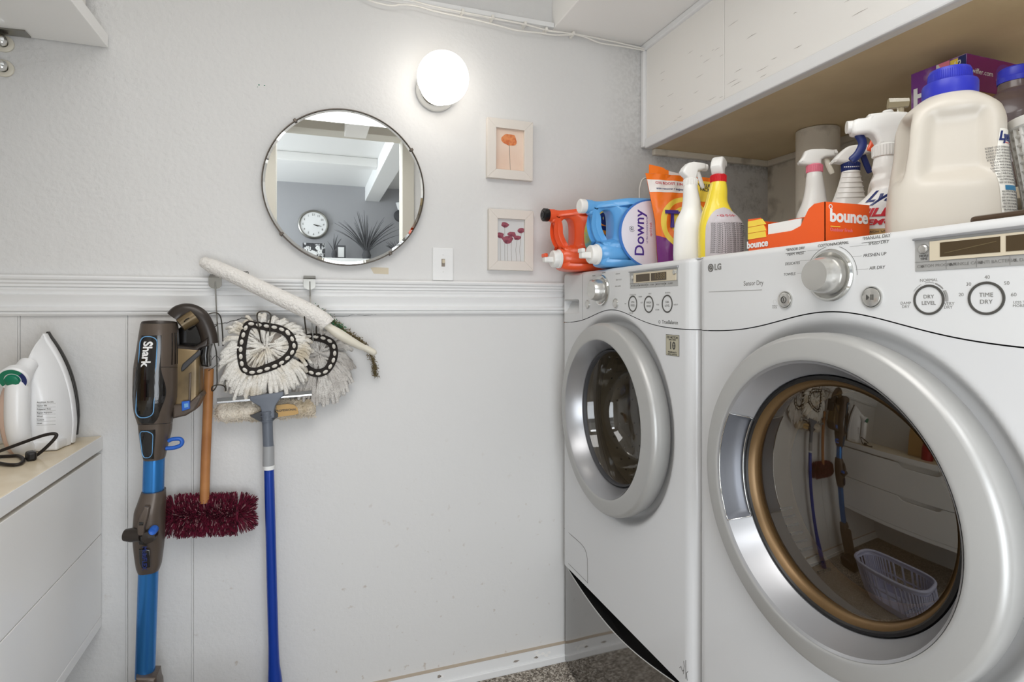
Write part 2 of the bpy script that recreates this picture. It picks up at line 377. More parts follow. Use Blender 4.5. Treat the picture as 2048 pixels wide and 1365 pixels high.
# thin painted ply sheets that face the wall below the rail
for x0, x1, d in ((LW, -.702, .007), (-.697, -.469, .004), (-.464, -.314, .0045), (-.309, .815, .003)):
    MB().box((x0, BW-d, .055), (x1, BW+.001, 1.184)).build('panel', 'panel', wb, 0, .0015)
sbox('wall_left', (LW-.1, FW-.12, 0), (LW, BW, 2.45), 'wall')
sbox('wall_right', (RW, FW-.12, 0), (RW+.1, BW, 2.45), 'rwall')
fr = MB(); fr.box((LW-.1, FW-.12, 0), (-.30, FW, 2.45)); fr.box((.66, FW-.12, 0), (RW+.1, FW, 2.45)); fr.box((-.30, FW-.12, 2.44), (.66, FW, 2.45))
struct(fr.build('wall_front', 'wall', None, 0))
d1 = MB(); d1.box((-.30, FW-.14, 0), (-.22, FW+.015, 2.36)); d1.box((.58, FW-.14, 0), (.66, FW+.015, 2.36)); d1.box((-.30, FW-.14, 2.36), (.66, FW+.015, 2.439))
d1.box((-.235, FW-.15, 0), (-.222, FW-.10, 2.35)); d1.box((.582, FW-.15, 0), (.595, FW-.10, 2.35))
struct(d1.build('door_1', 'jamb', None, 0, .003))
ce = sbox('ceiling', (LW-.1, FW-.12, 2.45), (RW+.1, BW+.1, 2.5), 'ceil')
for x0, x1 in ((-1.0, -.86), (-.40, -.26), (.2, .34)):            # exposed beams of the left bay
    MB().box((x0, FW, 2.33), (x1, BW, 2.451)).build('beam', 'ceil', ce, 0, .004)
sbox('trim_2', (.767, FW, 2.14), (RW, BW, 2.449), 'ceil', None, .003)     # lowered boxed ceiling over the machines
sbox('trim_3', (LW, BW-.022, 2.140), (.766, BW, 2.156), 'trim', None, .002)  # cleat high on the back wall
for jx in (-.4665, -.3115, -.6995):
    MB().box((jx-.0022, BW-.0058, .055), (jx+.0022, BW, 1.184)).build('panel_joint', 'panel', wb, 0, .001)
# chair rail
prof = [(0,1.1785),(.012,1.1785),(.015,1.1835),(.012,1.189),(.018,1.191),(.0185,1.199),(.009,1.2025),(.010,1.208),(.013,1.219),(.0165,1.231),(.008,1.2345),(.009,1.240),(.012,1.246),(.009,1.2515),(.0145,1.2535),(.0145,1.259),(.018,1.263),(.018,1.268),(.0225,1.272),(.024,1.277),(.021,1.2815),(0,1.283)]
x0, x1 = LW, .815
rail = MB(); n = len(prof)
rail.add([(x, BW-d, z) for x in (x0, x1) for d, z in prof], [(i, i+1, n+i+1, n+i) for i in range(n-1)]+[tuple(range(n)), tuple(range(n, 2*n))[::-1]])
struct(rail.build('trim_1', 'trim', None, 22))
# baseboard: an upper and a lower worn board
bb = sbox('baseboard_back', (LW, BW-.016, 0), (.815, BW, .060), 'trim', None, .003)
MB().box((LW, BW-.022, 0), (.815, BW-.015, .022)).build('shoe_strip', 'trim', bb, 0, .002)
random.seed(3)
for i in range(9):
    x = random.uniform(.25, .78); z = random.uniform(.03, .05)
    poly = [(x+random.uniform(.5, 1)*random.uniform(.003, .009)*math.cos(a*PI/4)*1.6, z+random.uniform(.002, .006)*math.sin(a*PI/4)) for a in range(8)]
    MB().prism([(p[0], -p[1]) for p in poly], 0, .0006, frame((0, BW-.0162, 0), (1,0,0), (0,0,-1), (0,-1,0))).build('paint_chip', 'stem' if i % 3 == 0 else 'ceil', bb, 0)
MB().box((LW, BW-.0172, .0592), (.815, BW-.001, .0604)).build('dirt_line', mat('rust_line', L(186, 172, 154), .8), bb, 0)
# hairline cracks below the rail
random.seed(11)
def crack(pts, r):
    mb = MB()
    P = [at(x, y, Y=BW-.0042) for x, y in pts]
    for a, b in zip(P[:-1], P[1:]):
        Q = [a.lerp(b, t/4)+Vector((0, 0, random.uniform(-.0012, .0012))*(1 if 0 < t < 4 else 0)) if False else a.lerp(b, t/4) for t in range(5)]
        for q in Q[1:4]: q.z += random.uniform(-.0015, .0015)
        mb.tube(Q, [r*random.uniform(.5, 1) for _ in Q], 5)
    mb.build('crack', 'blackpl', wb, 0)
crack([(420, 651), (443, 648), (457, 645), (470, 641), (483, 636), (497, 638), (512, 641)], .0009)
crack([(668, 634), (690, 633), (712, 629), (735, 631), (757, 628)], .0005)
# boxed-in cabinet face over the machines
uc = sbox('wall_right_soffit', (1.13, FW, SOF), (1.16, BW, 2.14), 'ucab')
uc.name = 'wall_soffit'; uc.location = uc.location
WL[uc.name] = uc.location.copy()
MB().box((1.124, 1.345, SOF+.03), (1.131, BW-.022, 2.118)).build('panel', 'ucab', uc, 0, .0015)
MB().box((1.1245, FW, SOF+.03), (1.131, 1.343, 2.118)).build('panel', 'ucab', uc, 0, .0015)
MB().box((1.112, FW, 2.116), (1.131, BW, 2.1395)).build('moulding', 'trim', uc, 0, .005)
MB().box((1.112, BW-.022, SOF), (1.131, BW, 2.117)).build('moulding', 'trim', uc, 0, .005)
MB().box((1.116, FW, SOF-.006), (1.131, BW-.0225, SOF+.028)).build('moulding', 'trim', uc, 0, .004)
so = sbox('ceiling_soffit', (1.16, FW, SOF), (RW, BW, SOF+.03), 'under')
MB().box((1.16, BW-.02, SOF-.022), (RW, BW, SOF)).build('batten', 'rwall', so, 0, .003)
MB().box((RW-.02, FW, SOF-.022), (RW, BW-.02, SOF)).build('batten', 'rwall', so, 0, .003)
# paint cracks on the soffit face
random.seed(5)
ck = MB()
for i in range(46):
    y = random.uniform(.55, 1.68); z = SOF+.04+random.random()**1.6*.20; l = random.uniform(.01, .045)
    ck.tube([(1.1238, y, z), (1.1238, y-l*.5, z+random.uniform(-.001, .002)), (1.1238, y-l, z+random.uniform(-.001, .001))], [.0001, .00045, .0001], 4)
stuff(ck.build('paint_cracks', 'stem', uc, 0))
# vertical vent pipe in the corner
pp = MB().cyl((1.54, 1.40, .9), (1.54, 1.40, SOF-.002), .064, n=40); o = pp.build('vent_pipe', 'rwall', None)
tag(o, 'white painted vertical vent pipe rising behind the pink-collared spray bottle to the soffit', 'pipe')
# cables along the top of the back wall
cb = MB()
for pts in ([(716,-12),(745,3),(783,11),(800,9),(830,11),(870,22),(920,33),(950,39),(1000,52),(1035,61),(1080,66),(1105,70),(1130,70),(1150,69)],
            [(800,-9),(845,7),(925,24),(985,36),(1050,49),(1092,60),(1150,69),(1175,76),(1200,86),(1240,92),(1289,101)],
            [(1094,62),(1150,68),(1180,74),(1230,84),(1289,98)]):
    P = [at(x, y, Y=BW-.0235) for x, y in pts]; cb.tube(bez(P, 4), .0027, 7)
ca = cb.build('wall_cable', 'cable', None)
tag(ca, 'thin white cables tacked loosely along the top of the back wall under the ceiling cleat', 'cable')
for x, y in ((925, 23), (985, 35), (1050, 48), (1092, 60), (1146, 68)):
    p = at(x, y, Y=BW-.0235); MB().box((p.x-.004, BW-.032, p.z-.006), (p.x+.004, BW, p.z+.006)).build('staple', 'cable', ca, 0, .001)

# ---- the hall behind the camera, seen in the round mirror and the glass doors
sbox('wall_hall', (-2.6, -3.32, 0), (3.1, -3.2, 2.8), 'hallwall')
hl = MB(); hl.box((-2.62, -3.2, 0), (-2.5, -2.9, 2.8)); hl.box((-2.62, -1.1, 0), (-2.5, FW-.12, 2.8)); hl.box((-2.62, -2.9, 0), (-2.5, -1.1, .5)); hl.box((-2.62, -2.9, 2.3), (-2.5, -1.1, 2.8))
struct(hl.build('wall_hall_left', 'white', None, 0))
w1 = MB(); w1.box((-2.60, -2.9, .5), (-2.53, -2.84, 2.3)); w1.box((-2.60, -1.16, .5), (-2.53, -1.1, 2.3)); w1.box((-2.60, -2.84, .5), (-2.53, -1.16, .56)); w1.box((-2.60, -2.84, 2.24), (-2.53, -1.16, 2.3)); w1.box((-2.59, -2.02, .56), (-2.54, -1.98, 2.24))
w1 = struct(w1.build('window_1', 'trim', None, 0, .003))
MB().box((-2.575, -2.84, .56), (-2.57, -1.16, 2.24)).build('pane', tinted('window_pane', (.95, .97, .97), 1.45), w1, 0)
sbox('wall_hall_right', (3.0, -3.2, 0), (3.1, FW-.12, 2.8), 'white')
hf = MB(); hf.box((-2.5, FW-.125, 0), (LW-.1, FW-.0, 2.8)); hf.box((RW+.1, FW-.125, 0), (3.0, FW, 2.8)); hf.box((LW-.1, FW-.121, 2.5), (RW+.1, FW, 2.8))
struct(hf.build('wall_hall_front', 'white', None, 0))
sbox('ceiling_hall', (-2.62, -3.32, 2.58), (3.1, FW-.121, 2.64), 'white')
sbox('trim_4', (.57, -3.2, 2.42), (.73, FW-.13, 2.579), 'white', None, .004)      # hall ceiling beam
sbox('trim_5', (-2.5, -2.0, 2.50), (.569, -1.88, 2.579), 'white', None, .004)
HZ = at(650, 519, Y=6.60).z
led = sbox('hall_cabinet', (-1.6, -3.198, 0), (2.2, -2.86, HZ), 'white', None, .004)
del led['kind']; tag(led, 'tall white cabinet run in the hall, its flat top showing at the mirror bottom', 'cabinet')
def hm(px, py, yv): p = at(px, py, Y=yv); return Vector((p.x, 2*1.747-yv, p.z))
# clock
c = hm(627, 449, 6.66); T = frame((c.x, -3.198, c.z), (-1,0,0), (0,0,1), (0,1,0))
ck_ = thing('wall_clock', 'round white-faced wall clock with a grey rim on the hall wall, seen in the mirror', 'clock', (c.x, -3.198, c.z))
MB().lathe([(0, 0), (.155, 0), (.163, .012), (.160, .028), (.148, .034), (.138, .030), (.136, .020)], T).build('rim', 'steel', ck_)
MB().lathe([(0, .021), (.1365, .021)], T).build('dial', 'white', ck_)
for h in range(1, 13):
    a = PI/2-h*PI/6; text(str(h), .032, 'printdark', T @ Matrix.Translation((.108*math.cos(a), .108*math.sin(a), .0225)), ck_, depth=.0005, name='numeral')
for a, l, w in ((math.radians(200), .055, .005), (math.radians(192), .085, .003)):
    MB().tube([(0, 0, .026), (l*math.cos(a), l*math.sin(a), .026)], w, 4, T).build('hand', 'printdark', ck_, 0)
# picture with pale flowers
c = hm(628, 502, 6.5); T = frame((c.x, c.y, HZ), (-1,0,0), (0,0,1), (0,1,0))
pf = thing('picture_frame', 'dark picture of pale flowers on the hall cabinet, left in the mirror', 'picture', (c.x, c.y, HZ))
MB().box((-.115, .001, -.01), (.115, .165, .006), T).build('picture', 'photo', pf, 0, .002)
bl = MB()
random.seed(4)
for i in range(9):
    x = random.uniform(-.07, .08); y = random.uniform(.04, .12)
    for k in range(5):
        a = k*1.257; bl.disc((x+.014*math.cos(a), y+.014*math.sin(a), .0068+.0002*k), .012, T, 8)
bl.build('blossom', 'white', pf, 0)
# small framed snapshot
c = hm(682, 500, 6.5); T = frame((c.x, c.y, HZ), (-1,0,0), (0,0,1), (0,1,0))
sf = thing('photo_frame', 'small upright framed snapshot beside the bare twigs on the hall cabinet', 'picture', (c.x, c.y, HZ))
MB().box((-.05, .001, -.008), (.05, .15, .004), T).build('frame', 'dust', sf, 0, .003)
MB().box((-.032, .02, .0035), (.032, .13, .0052), T).build('picture', 'white', sf, 0)
# twig ornament and big dried grass
def spray_of_grass(name, label, px, py, n, h, spread, m, seed, base):
    random.seed(seed); c = hm(px, py, 6.5)
    t = thing(name, label, 'plant', (c.x, c.y, HZ))
    MB().lathe([(0, .001), (base*.8, .001), (base, .05), (base*.7, .09), (base*.45, .10)], Matrix.Translation((c.x, c.y, HZ))).build('pot', 'dust', t)
    g = MB()
    for i in range(n):
        a = random.uniform(-1, 1); b = random.uniform(-.25, .25); l = h*random.uniform(.55, 1)
        P = [Vector((c.x+a*spread*(s_**1.25), c.y+b*spread*s_*.6, HZ+.06+l*(s_-.30*abs(a)*s_*s_))) for s_ in (0, .2, .4, .6, .8, 1)]
        g.tube(P, [.006, .005, .0045, .0035, .0025, .001], 4)
    stuff(g.build('foliage', m, t, 0)); return t
spray_of_grass('dried_grass', 'big dark spiky dried grass arrangement on the hall cabinet, seen in the mirror', 733, 512, 46, .52, .36, 'dust', 2, .05)
spray_of_grass('twig_ornament', 'small bare dark twig plant left of the snapshot on the hall cabinet', 668, 512, 7, .27, .10, 'dust', 9, .028)
spray_of_grass('potted_plant', 'round bushy grey plant at the right edge of the mirror reflection', 795, 512, 30, .20, .14, 'dust', 12, .07)
c = hm(802, 430, 6.6)
wl = thing('wall_sconce', 'dark round wall sconce with a pale shade at the right edge of the mirror reflection', 'lamp', (c.x, -3.198, c.z))
MB().lathe([(0, 0), (.07, 0), (.065, .03), (.03, .05), (0, .055)], frame((c.x, -3.198, c.z), (-1,0,0), (0,0,1), (0,1,0))).build('base', 'dust', wl)
MB().lathe([(.03, .06), (.055, .14)], Matrix.Translation((c.x, -3.14, c.z))).build('shade', 'white', wl)

# ================================================================ LEFT: cabinet, shelf, iron
CX, CY0 = -.522, .45
cabt = .862
kb = thing('drawer_cabinet', 'white wall-hung two-drawer cabinet with a cream top at the left edge, iron on it', 'cabinet', (-.78, 1.1, .362))
MB().box((LW+.002, CY0, .826), (CX, BW-.006, cabt)).build('top_slab', 'worktop', kb, 0, .0025)
MB().box((CX-.0005, CY0, .8265), (CX+.0015, BW-.0065, cabt-.0008)).build('top_edging', 'lacq', kb, 0, .0007)
MB().box((LW+.002, CY0+.002, .392), (CX-.024, BW-.008, .824)).build('carcass', 'lacq', kb, 0)
MB().box((LW+.002, CY0, .362), (CX, BW-.006, .389)).build('bottom_board', 'lacq', kb, 0, .002)
def drawer(z0, z1):
    y0, y1 = CY0+.003, BW-.009; c = 1.10; w = .135; d = .026
    pts = [(y0, z0), (y1, z0), (y1, z1)]
    pts += [(c+w+.012, z1), (c+w+.003, z1-.004), (c+w-.006, z1-.014), (c+w-.016, z1-.022), (c+w-.03, z1-d), (c-w+.03, z1-d), (c-w+.016, z1-.022), (c-w+.006, z1-.014), (c-w-.003, z1-.004), (c-w-.012, z1), (y0, z1)]
    T = frame((CX-.020, 0, 0), (0,1,0), (0,0,1), (1,0,0))
    MB().prism(pts, 0, .020, T).build('drawer_front', 'lacq', kb, 0, .0012)
drawer(.391, .604); drawer(.6065, .8165)
# wall shelf
sh = thing('wall_shelf', 'thick white wall shelf seen from below at the top left corner', 'shelf', (-.78, 1.1, 1.885))
MB().box((LW+.002, .30, 1.885), (-.508, BW-.005, 1.920)).build('board', 'lacq', sh, 0, .0015)
MB().prism([(-.74, 1.7585), (-.671, 1.7565), (-.669, 1.719), (-.721, 1.7235), (-.78, 1.73), (-.78, 1.7585)][::-1], 1.881, 1.8848).build('bracket_plate', 'steel', sh, 0)
MB().lathe([(0, 0), (.004, 0), (.003, -.0012), (0, -.0015)], Matrix.Translation((-.715, 1.742, 1.881)), 12).build('screw', 'steeldark', sh)
b = MB().box((LW+.01, 1.30, 1.9205), (-.552, BW-.02, 2.25)).build('storage_box', 'ucab', None, 0, .004)
tag(b, 'pale cream box standing on the upper left wall shelf, barely in view', 'box')
for i, (px, py) in enumerate(((5, 82), (5, 132))):
    p = at(px, py, Y=BW-.02); T = frame((p.x-.004, BW-.001, p.z), (1,0,0), (0,0,1), (0,-1,0))
    k = thing('coat_knob', ['upper chrome domed knob on a cream rosette at the left edge under the shelf', 'lower chrome domed knob on a cream rosette at the left edge under the shelf'][i], 'knob', (p.x-.004, BW, p.z), 'domed knobs on the wall')
    MB().lathe([(0, 0), (.021, 0), (.021, .004), (.016, .007), (.011, .007)], T).build('rosette', 'cream', k)
    MB().lathe([(.010, .006), (.009, .012), (.014, .018), (.0155, .024), (.012, .031), (.006, .034), (0, .035)], T).build('dome', 'chrome', k)
# iron, standing on its heel, soleplate towards the wall
ix, iy = -.618, 1.655; yaw = math.radians(4)
TI = Matrix.Translation((ix, iy, cabt)) @ Matrix.Rotation(-yaw, 4, 'Z') @ frame((0,0,0), (1,0,0), (0,0,1), (0,-1,0))   # x right, y up, z towards the room
ir = thing('steam_iron', 'white steam iron with a green dial standing on its heel on the cream cabinet top', 'iron', (ix, iy, cabt))
def arch(w, h, y0=0, k=22, tipx=0):
    R = [(w*(1-(t/k)**2.7)*(.93+.07*min(1, t/k*5)), y0+(h-y0)*(t/k)) for t in range(k)]+[(.002, h)]
    return R + [(-x, y) for x, y in R[::-1]]
plate('soleplate', arch(.067, .278, .02), (), .010, .002, 'irondark', TI @ Matrix.Translation((0, 0, -.046)), ir)
def body_warp(p): return p
for dz, w, h, t, m_, nm in ((-.031, .065, .274, .022, 'ironwhite', 'skirt'), ):
    plate(nm, arch(w, h, .004), (), t, .004, m_, TI @ Matrix.Translation((0, 0, dz)), ir)
# tank: loft of arches shrinking to the handle side
mb = MB(); rings = []
zs = [(-.020, 1.0, 0), (-.008, .97, 0), (.006, .90, .0), (.020, .80, .0), (.032, .68, 0), (.038, .52, 0)]
for z, s_, _ in zs:
    a = arch(.0625*s_, .264*(1-(1-s_)*.55), .002); rings.append([(x-.006*(1-s_)*2, y, z) for x, y in a])
nn = len(rings[0]); vs = [p for r in rings for p in r]
fs = [(j*nn+i, j*nn+(i+1) % nn, (j+1)*nn+(i+1) % nn, (j+1)*nn+i) for j in range(len(rings)-1) for i in range(nn)]+[tuple((len(rings)-1)*nn+i for i in range(nn)), tuple(range(nn))[::-1]]
mb.add(vs, fs, TI).build('tank', 'ironwhite', ir, 50)
# handle bar with a finger gap
hp = [(-.006, .006, .042), (-.008, .03, .058), (-.010, .07, .066), (-.010, .115, .067), (-.010, .158, .064), (-.009, .184, .052), (-.006, .206, .028)]
mb = MB(); mb.tube(bez(hp, 6), [.019+.004*math.sin(i/36*PI) for i in range(37)], 16, TI, up=(1,0,0), flat=1.0); mb.build('handle', 'ironwhite', ir, 60)
mb = MB(); mb.tube(bez([(-.022, .004, .022), (-.030, .03, .034), (-.036, .08, .038), (-.036, .13, .034), (-.026, .17, .022)], 6), .021, 14, TI); mb.build('water_tank', 'ironpink', ir, 60)
MB().box((-.036, .001, -.02), (.056, .026, .040), TI).build('heel_rest', 'ironwhite', ir, 0, .005)
TD = TI @ frame((-.012, .174, .080), (1,0,0), (0,.92,.38), (0,-.38,.92))
MB().lathe([(0, -.022), (.028, -.022), (.030, -.004), (.0275, 0), (0, 0)], TD).build('dial_seat', 'ironwhite', ir)
MB().lathe([(.0165, .0004), (.0265, .0004)], TD, a0=math.radians(40), a1=math.radians(215), n=30).build('dial_scale', 'irongreen', ir, 0)
MB().lathe([(.0165, .0004), (.0265, .0004)], TD, a0=math.radians(-35), a1=math.radians(40), n=14).build('dial_scale', 'navy', ir, 0)
MB().lathe([(.0148, 0), (.0140, .006), (.011, .008), (0, .0085)], TD).build('dial', 'irongreen', ir)
TL = TI @ frame((.030, .080, .0388), (1,0,0), (0,1,0), (0,0,1))
for i, s_ in enumerate(('Acrylique Acrylic', 'Nylon Silk', 'Polyester Poly', 'Rayon Rayonne', 'Wool', 'Cotton', 'Linen')):
    y = .036-i*.0082
    text(s_, .0048, 'printdark', TL @ Matrix.Translation((-.015, y, .0004)), ir, 'LEFT', depth=.0001, bold=.01)
    MB().box((-.016, y-.0044, 0), (.022, y-.0040, .0004), TL).build('rule_line', 'print', ir, 0)
# cord
cd_ = MB()
P = [(-6,905,.880),(40,888,.884),(85,872,.889),(108,868,.892),(112,874,.890),(95,893,.880),(72,912,.872),(55,918,.869)]
cd_.tube(bez([at(x, y, Y=1.555) for x, y, _ in P], 6), .0036, 10)
P = [(-8,926),(18,930),(38,929),(47,921),(38,913),(18,913),(-6,914)]
cd_.tube(bez([at(x, y, Z=cabt+.0045) for x, y in P], 6), .0036, 10)
cdo = cd_.build('power_cord', 'cord', None, 60)
tag(cdo, 'looped black power cord and plug lying on the cream top in front of the iron', 'cord')
p = at(62, 912, Z=cabt+.010)
MB().box((-.009, -.014, -.0105), (.009, .014, .010), Matrix.Translation(p) @ Matrix.Rotation(.5, 4, 'Z')).build('plug', 'blackpl', cdo, 0, .005)
p = at(2, 868, Z=cabt+.018)
o = MB().lathe([(0, -.02), (.012, -.02), (.0165, -.016), (.0165, .016), (.012, .02), (.006, .02), (.006, -.018)], frame((p.x-.006, 1.705, cabt+.0175), (0,1,0), (0,0,1), (1,0,0))).build('tape_roll', 'gasket', None)
tag(o, 'small grey roll lying at the left edge behind the cord', 'roll')
o = MB().box((-.03, -.012, 0), (.012, .012, .004), Matrix.Translation(at(14, 886, Z=cabt+.0006))).build('match_box', 'cream', None, 0, .001)
tag(o, 'small flat cream box with a red tip at the foot of the iron', 'box')
MB().box((.0122, -.006, 0), (.018, .006, .005), Matrix.Translation(at(14, 886, Z=cabt+.0006))).build('tip', 'red', o, 0)
# ================================================================ BACK WALL: mirror, lamp, pictures, switch
TW = lambda c: frame(c, (1,0,0), (0,0,1), (0,-1,0))         # x right, y up, z out of the back wall
mc = Vector((.0955, BW, 1.556)); T = TW(mc)
mi = thing('round_mirror', 'large round frameless wall mirror with a thin dark rim above the chair rail', 'mirror', mc)
MB().lathe([(.2295, .001), (.2318, .001), (.2318, .0243), (.2310, .0250), (.2295, .0250)], T, 120).build('rim', 'bronze', mi)
MB().lathe([(0, .006), (.2300, .006), (.2300, .0222), (.2215, .0240), (0, .0240)], T, 120).build('glass', 'mirror', mi, 4)
for px, py in ((592, 243), (821, 301), (564, 467), (781, 507)):
    p = at(px, py, Y=BW-.026); d = (Vector((p.x, 0, p.z))-Vector((mc.x, 0, mc.z))).normalized()
    q = Vector((mc.x, BW, mc.z))+d*.2325
    Tc = frame(q, (d.z, 0, -d.x), (d.x, 0, d.z), (0, -1, 0))
    MB().box((-.004, -.007, .001), (.004, .0035, .0285), Tc).build('clip', 'bronze', mi, 0, .0015)
# globe lamp
gc = Vector((.366, 1.655, 1.881)); T = TW((gc.x, BW, gc.z-.002))
gl = thing('globe_lamp', 'lit white globe wall lamp on a chrome base beside the mirror', 'lamp', (gc.x, BW, gc.z))
MB().lathe([(0, .001), (.062, .001), (.0635, .010), (.061, .030), (.055, .040), (.050, .040)], T, 64).build('base', 'chrome', gl)
MB().ball((0, 0, 0), .0765, Matrix.Translation(gc), 48).build('globe', 'globe', gl, 180)
# framed poppies
def pic(name, label, px0, py0, px1, py1, tilt, paper):
    a = at(px0, py0, Y=BW-.02); b = at(px1, py1, Y=BW-.02)
    w, h = b.x-a.x, a.z-b.z; c = Vector(((a.x+b.x)/2, BW, (a.z+b.z)/2))
    T = TW(c) @ Matrix.Rotation(tilt, 4, 'Z')
    t = thing(name, label, 'picture', c)
    bw = .030
    for poly in ([(-w/2, h/2), (w/2, h/2), (w/2-bw, h/2-bw), (-w/2+bw, h/2-bw)], [(-w/2, -h/2), (w/2, -h/2), (w/2-bw, -h/2+bw), (-w/2+bw, -h/2+bw)],
                 [(-w/2, h/2), (-w/2+bw, h/2-bw), (-w/2+bw, -h/2+bw), (-w/2, -h/2)], [(w/2, h/2), (w/2-bw, h/2-bw), (w/2-bw, -h/2+bw), (w/2, -h/2)]):
        MB().prism(poly, .001, .020, T).build('frame_side', 'frame', t, 0, .001)
    MB().box((-w/2+bw-.001, -h/2+bw-.001, .002), (w/2-bw+.001, h/2-bw+.001, .009), T).build('print', paper, t, 0)
    return t, T
def petal(mb, c, r, T, seed, sq=.75):
    random.seed(seed); n = 22
    pts = [(c[0]+r*(1+.14*math.sin(3*a+seed)+random.uniform(-.05, .05))*math.cos(a), c[1]+sq*r*(1+.12*math.sin(2*a+seed*2)+random.uniform(-.05, .05))*math.sin(a)*(1.25 if math.sin(a) < 0 else .8)) for a in [2*PI*k/n for k in range(n)]]
    mb.prism(pts, .0091, .0096+.0001*(seed % 5), T)
t, T = pic('poppy_picture', 'whitewashed frame holding a print of a single orange poppy, upper of two', 975, 234, 1066, 362, math.radians(-.3), 'poppaper')
mb = MB(); petal(mb, (0, .038), .0255, T, 4, .8); mb.build('poppy', 'orangepet', t, 0)
MB().tube([(-.001, .025, .0095), (.001, -.02, .0095), (.003, -.070, .0095)], [.0009, .0007, .0006], 5, T).build('stem', 'stem', t, 0)
t, T = pic('poppy_group_picture', 'whitewashed frame holding a print of several rose-red poppies, lower of two', 978, 417, 1067, 542, math.radians(-.2), 'poppaper2')
for i, (x, y, r) in enumerate(((-.020, .052, .013), (.038, .036, .013), (.005, .022, .014), (-.036, .017, .014), (-.010, .004, .019), (.023, .011, .013))):
    mb = MB(); petal(mb, (x, y), r, T, i+2, .62); mb.build('poppy', 'redpet', t, 0)
    MB().tube([(x, y-r*.6, .0093), (x*.9-.002, -.03, .0093), (x*.95, -.071, .0093)], .0005, 4, T).build('stem', 'stem', t, 0)
# light switch
a = at(865, 495, Y=BW-.005); b = at(907, 560, Y=BW-.005)
sw = thing('light_switch', 'white toggle light switch plate resting on the chair rail right of the mirror', 'switch', ((a.x+b.x)/2, BW, (a.z+b.z)/2))
T = TW(((a.x+b.x)/2, BW, a.z))
w = b.x-a.x
MB().box((-w/2, -.1045, .0005), (w/2, 0, .0065), T).build('plate', 'trim', sw, 0, .003)
MB().box((-.0055, -.060, .006), (.0055, -.036, .0075), T).build('slot', 'stem', sw, 0)
MB().box((-.004, -.050, .006), (.004, -.038, .017), T @ Matrix.Translation((0, 0, 0)) ).build('toggle', 'beige', sw, 0, .0015)
for y in (-.022, -.076): MB().lathe([(0, .0082), (.002, .0080), (.0026, .0064)], T @ Matrix.Translation((0, y, 0)), 12).build('screw', 'trim', sw)
# little green touch-up spots and a scraped patch of paper
g = MB()
for px, py, r in ((518, 170, .0022), (529, 171, .002), (515, 174, .0012)):
    p = at(px, py, Y=BW); g.disc((p.x, -0, p.z), r, frame((0, BW-.0008, 0), (1,0,0), (0,0,1), (0,-1,0)) @ Matrix.Identity(4), 8) if False else g.ball((p.x, BW, p.z), r, None, 8, (1, .4, .8))
g.build('paint_spot', 'irongreen', wb, 0)
p0 = at(741, 534, Y=BW); p1 = at(777, 549, Y=BW)
MB().prism([(p0.x, p0.z-.003), (p0.x+.012, p0.z-.001), (p1.x, p0.z-.002), (p1.x, p1.z), (p0.x+.01, p1.z+.001)][::-1], 0, .0006, frame((0, BW, 0), (1,0,0), (0,0,1), (0,-1,0))).build('scraped_patch', 'beige', wb, 0)

# ================================================================ HANGING TOOLS
# over-rail hooks
def hook(name, label, px, py, loops):
    p = at(px, py, Y=BW-.03)
    h = thing(name, label, 'hook', (p.x, BW-.03, p.z))
    w = .0165; T = frame((p.x, 0, 0), (1,0,0), (0,1,0), (0,0,1))
    pr = [(BW-.001, 1.291), (BW-.027, 1.2835), (BW-.034, 1.279), (BW-.0345, 1.262)]
    # top flange sloping over the rail, then a rounded tongue
    th = .0016
    MB().add([(s*w, y, z+dz) for s in (-1, 1) for dz in (0, th) for y, z in pr[:3]],
             [(0,1,4,3), (1,2,5,4), (6,9,10,7), (7,10,11,8), (0,6,7,1), (1,7,8,2), (3,4,10,9), (4,5,11,10), (2,8,11,5), (0,3,9,6)], T).build('top_flange', 'tan' if False else 'steel', h, 0)
    tong = [(-w, .0), (-w, -.018)]+[(w*math.cos(a), -.018-w*.75*math.sin(a)) for a in [PI+PI*-k/8 for k in range(1, 8)]][::1]+[(w, -.018), (w, 0)]
    MB().prism([(x, y) for x, y in tong][::-1], 0, th, frame((p.x, BW-.0335, 1.281), (1,0,0), (0,0,1), (0,-1,0))).build('tongue', 'steel', h, 0)
    for pts, r, m_ in loops:
        MB().tube(bez([at(x, y, Y=BW-d) for x, y, d in pts], 5), r, 8).build('wire', m_, h, 60)
    return h
Z4 = lambda u, v, d: (380+u/3.4125, 480+v/3.4125, d)
hook('over_rail_hook', 'steel over-rail hook with bare twin wire prongs, left one, between vacuum and mops', 431, 560, [
    ([Z4(172,285,.036), Z4(176,380,.036), Z4(182,500,.04), Z4(190,620,.045), Z4(196,725,.05)], .0017, 'steel'),
    ([Z4(225,725,.055), Z4(222,640,.06), Z4(212,540,.07), Z4(190,503,.075), Z4(150,500,.078), Z4(112,520,.08), Z4(112,570,.08), Z4(140,650,.078), Z4(172,730,.075), Z4(182,800,.07), Z4(184,900,.07), Z4(184,985,.075), Z4(165,1025,.085), Z4(150,1030,.09), Z4(152,1005,.095), Z4(180,992,.095), Z4(215,992,.095), Z4(238,1005,.09), Z4(245,1030,.085), Z4(240,960,.07)], .0017, 'steeldark'),
    ([Z4(150,590,.05), Z4(180,588,.055), Z4(186,560,.05)], .0013, 'steeldark')])
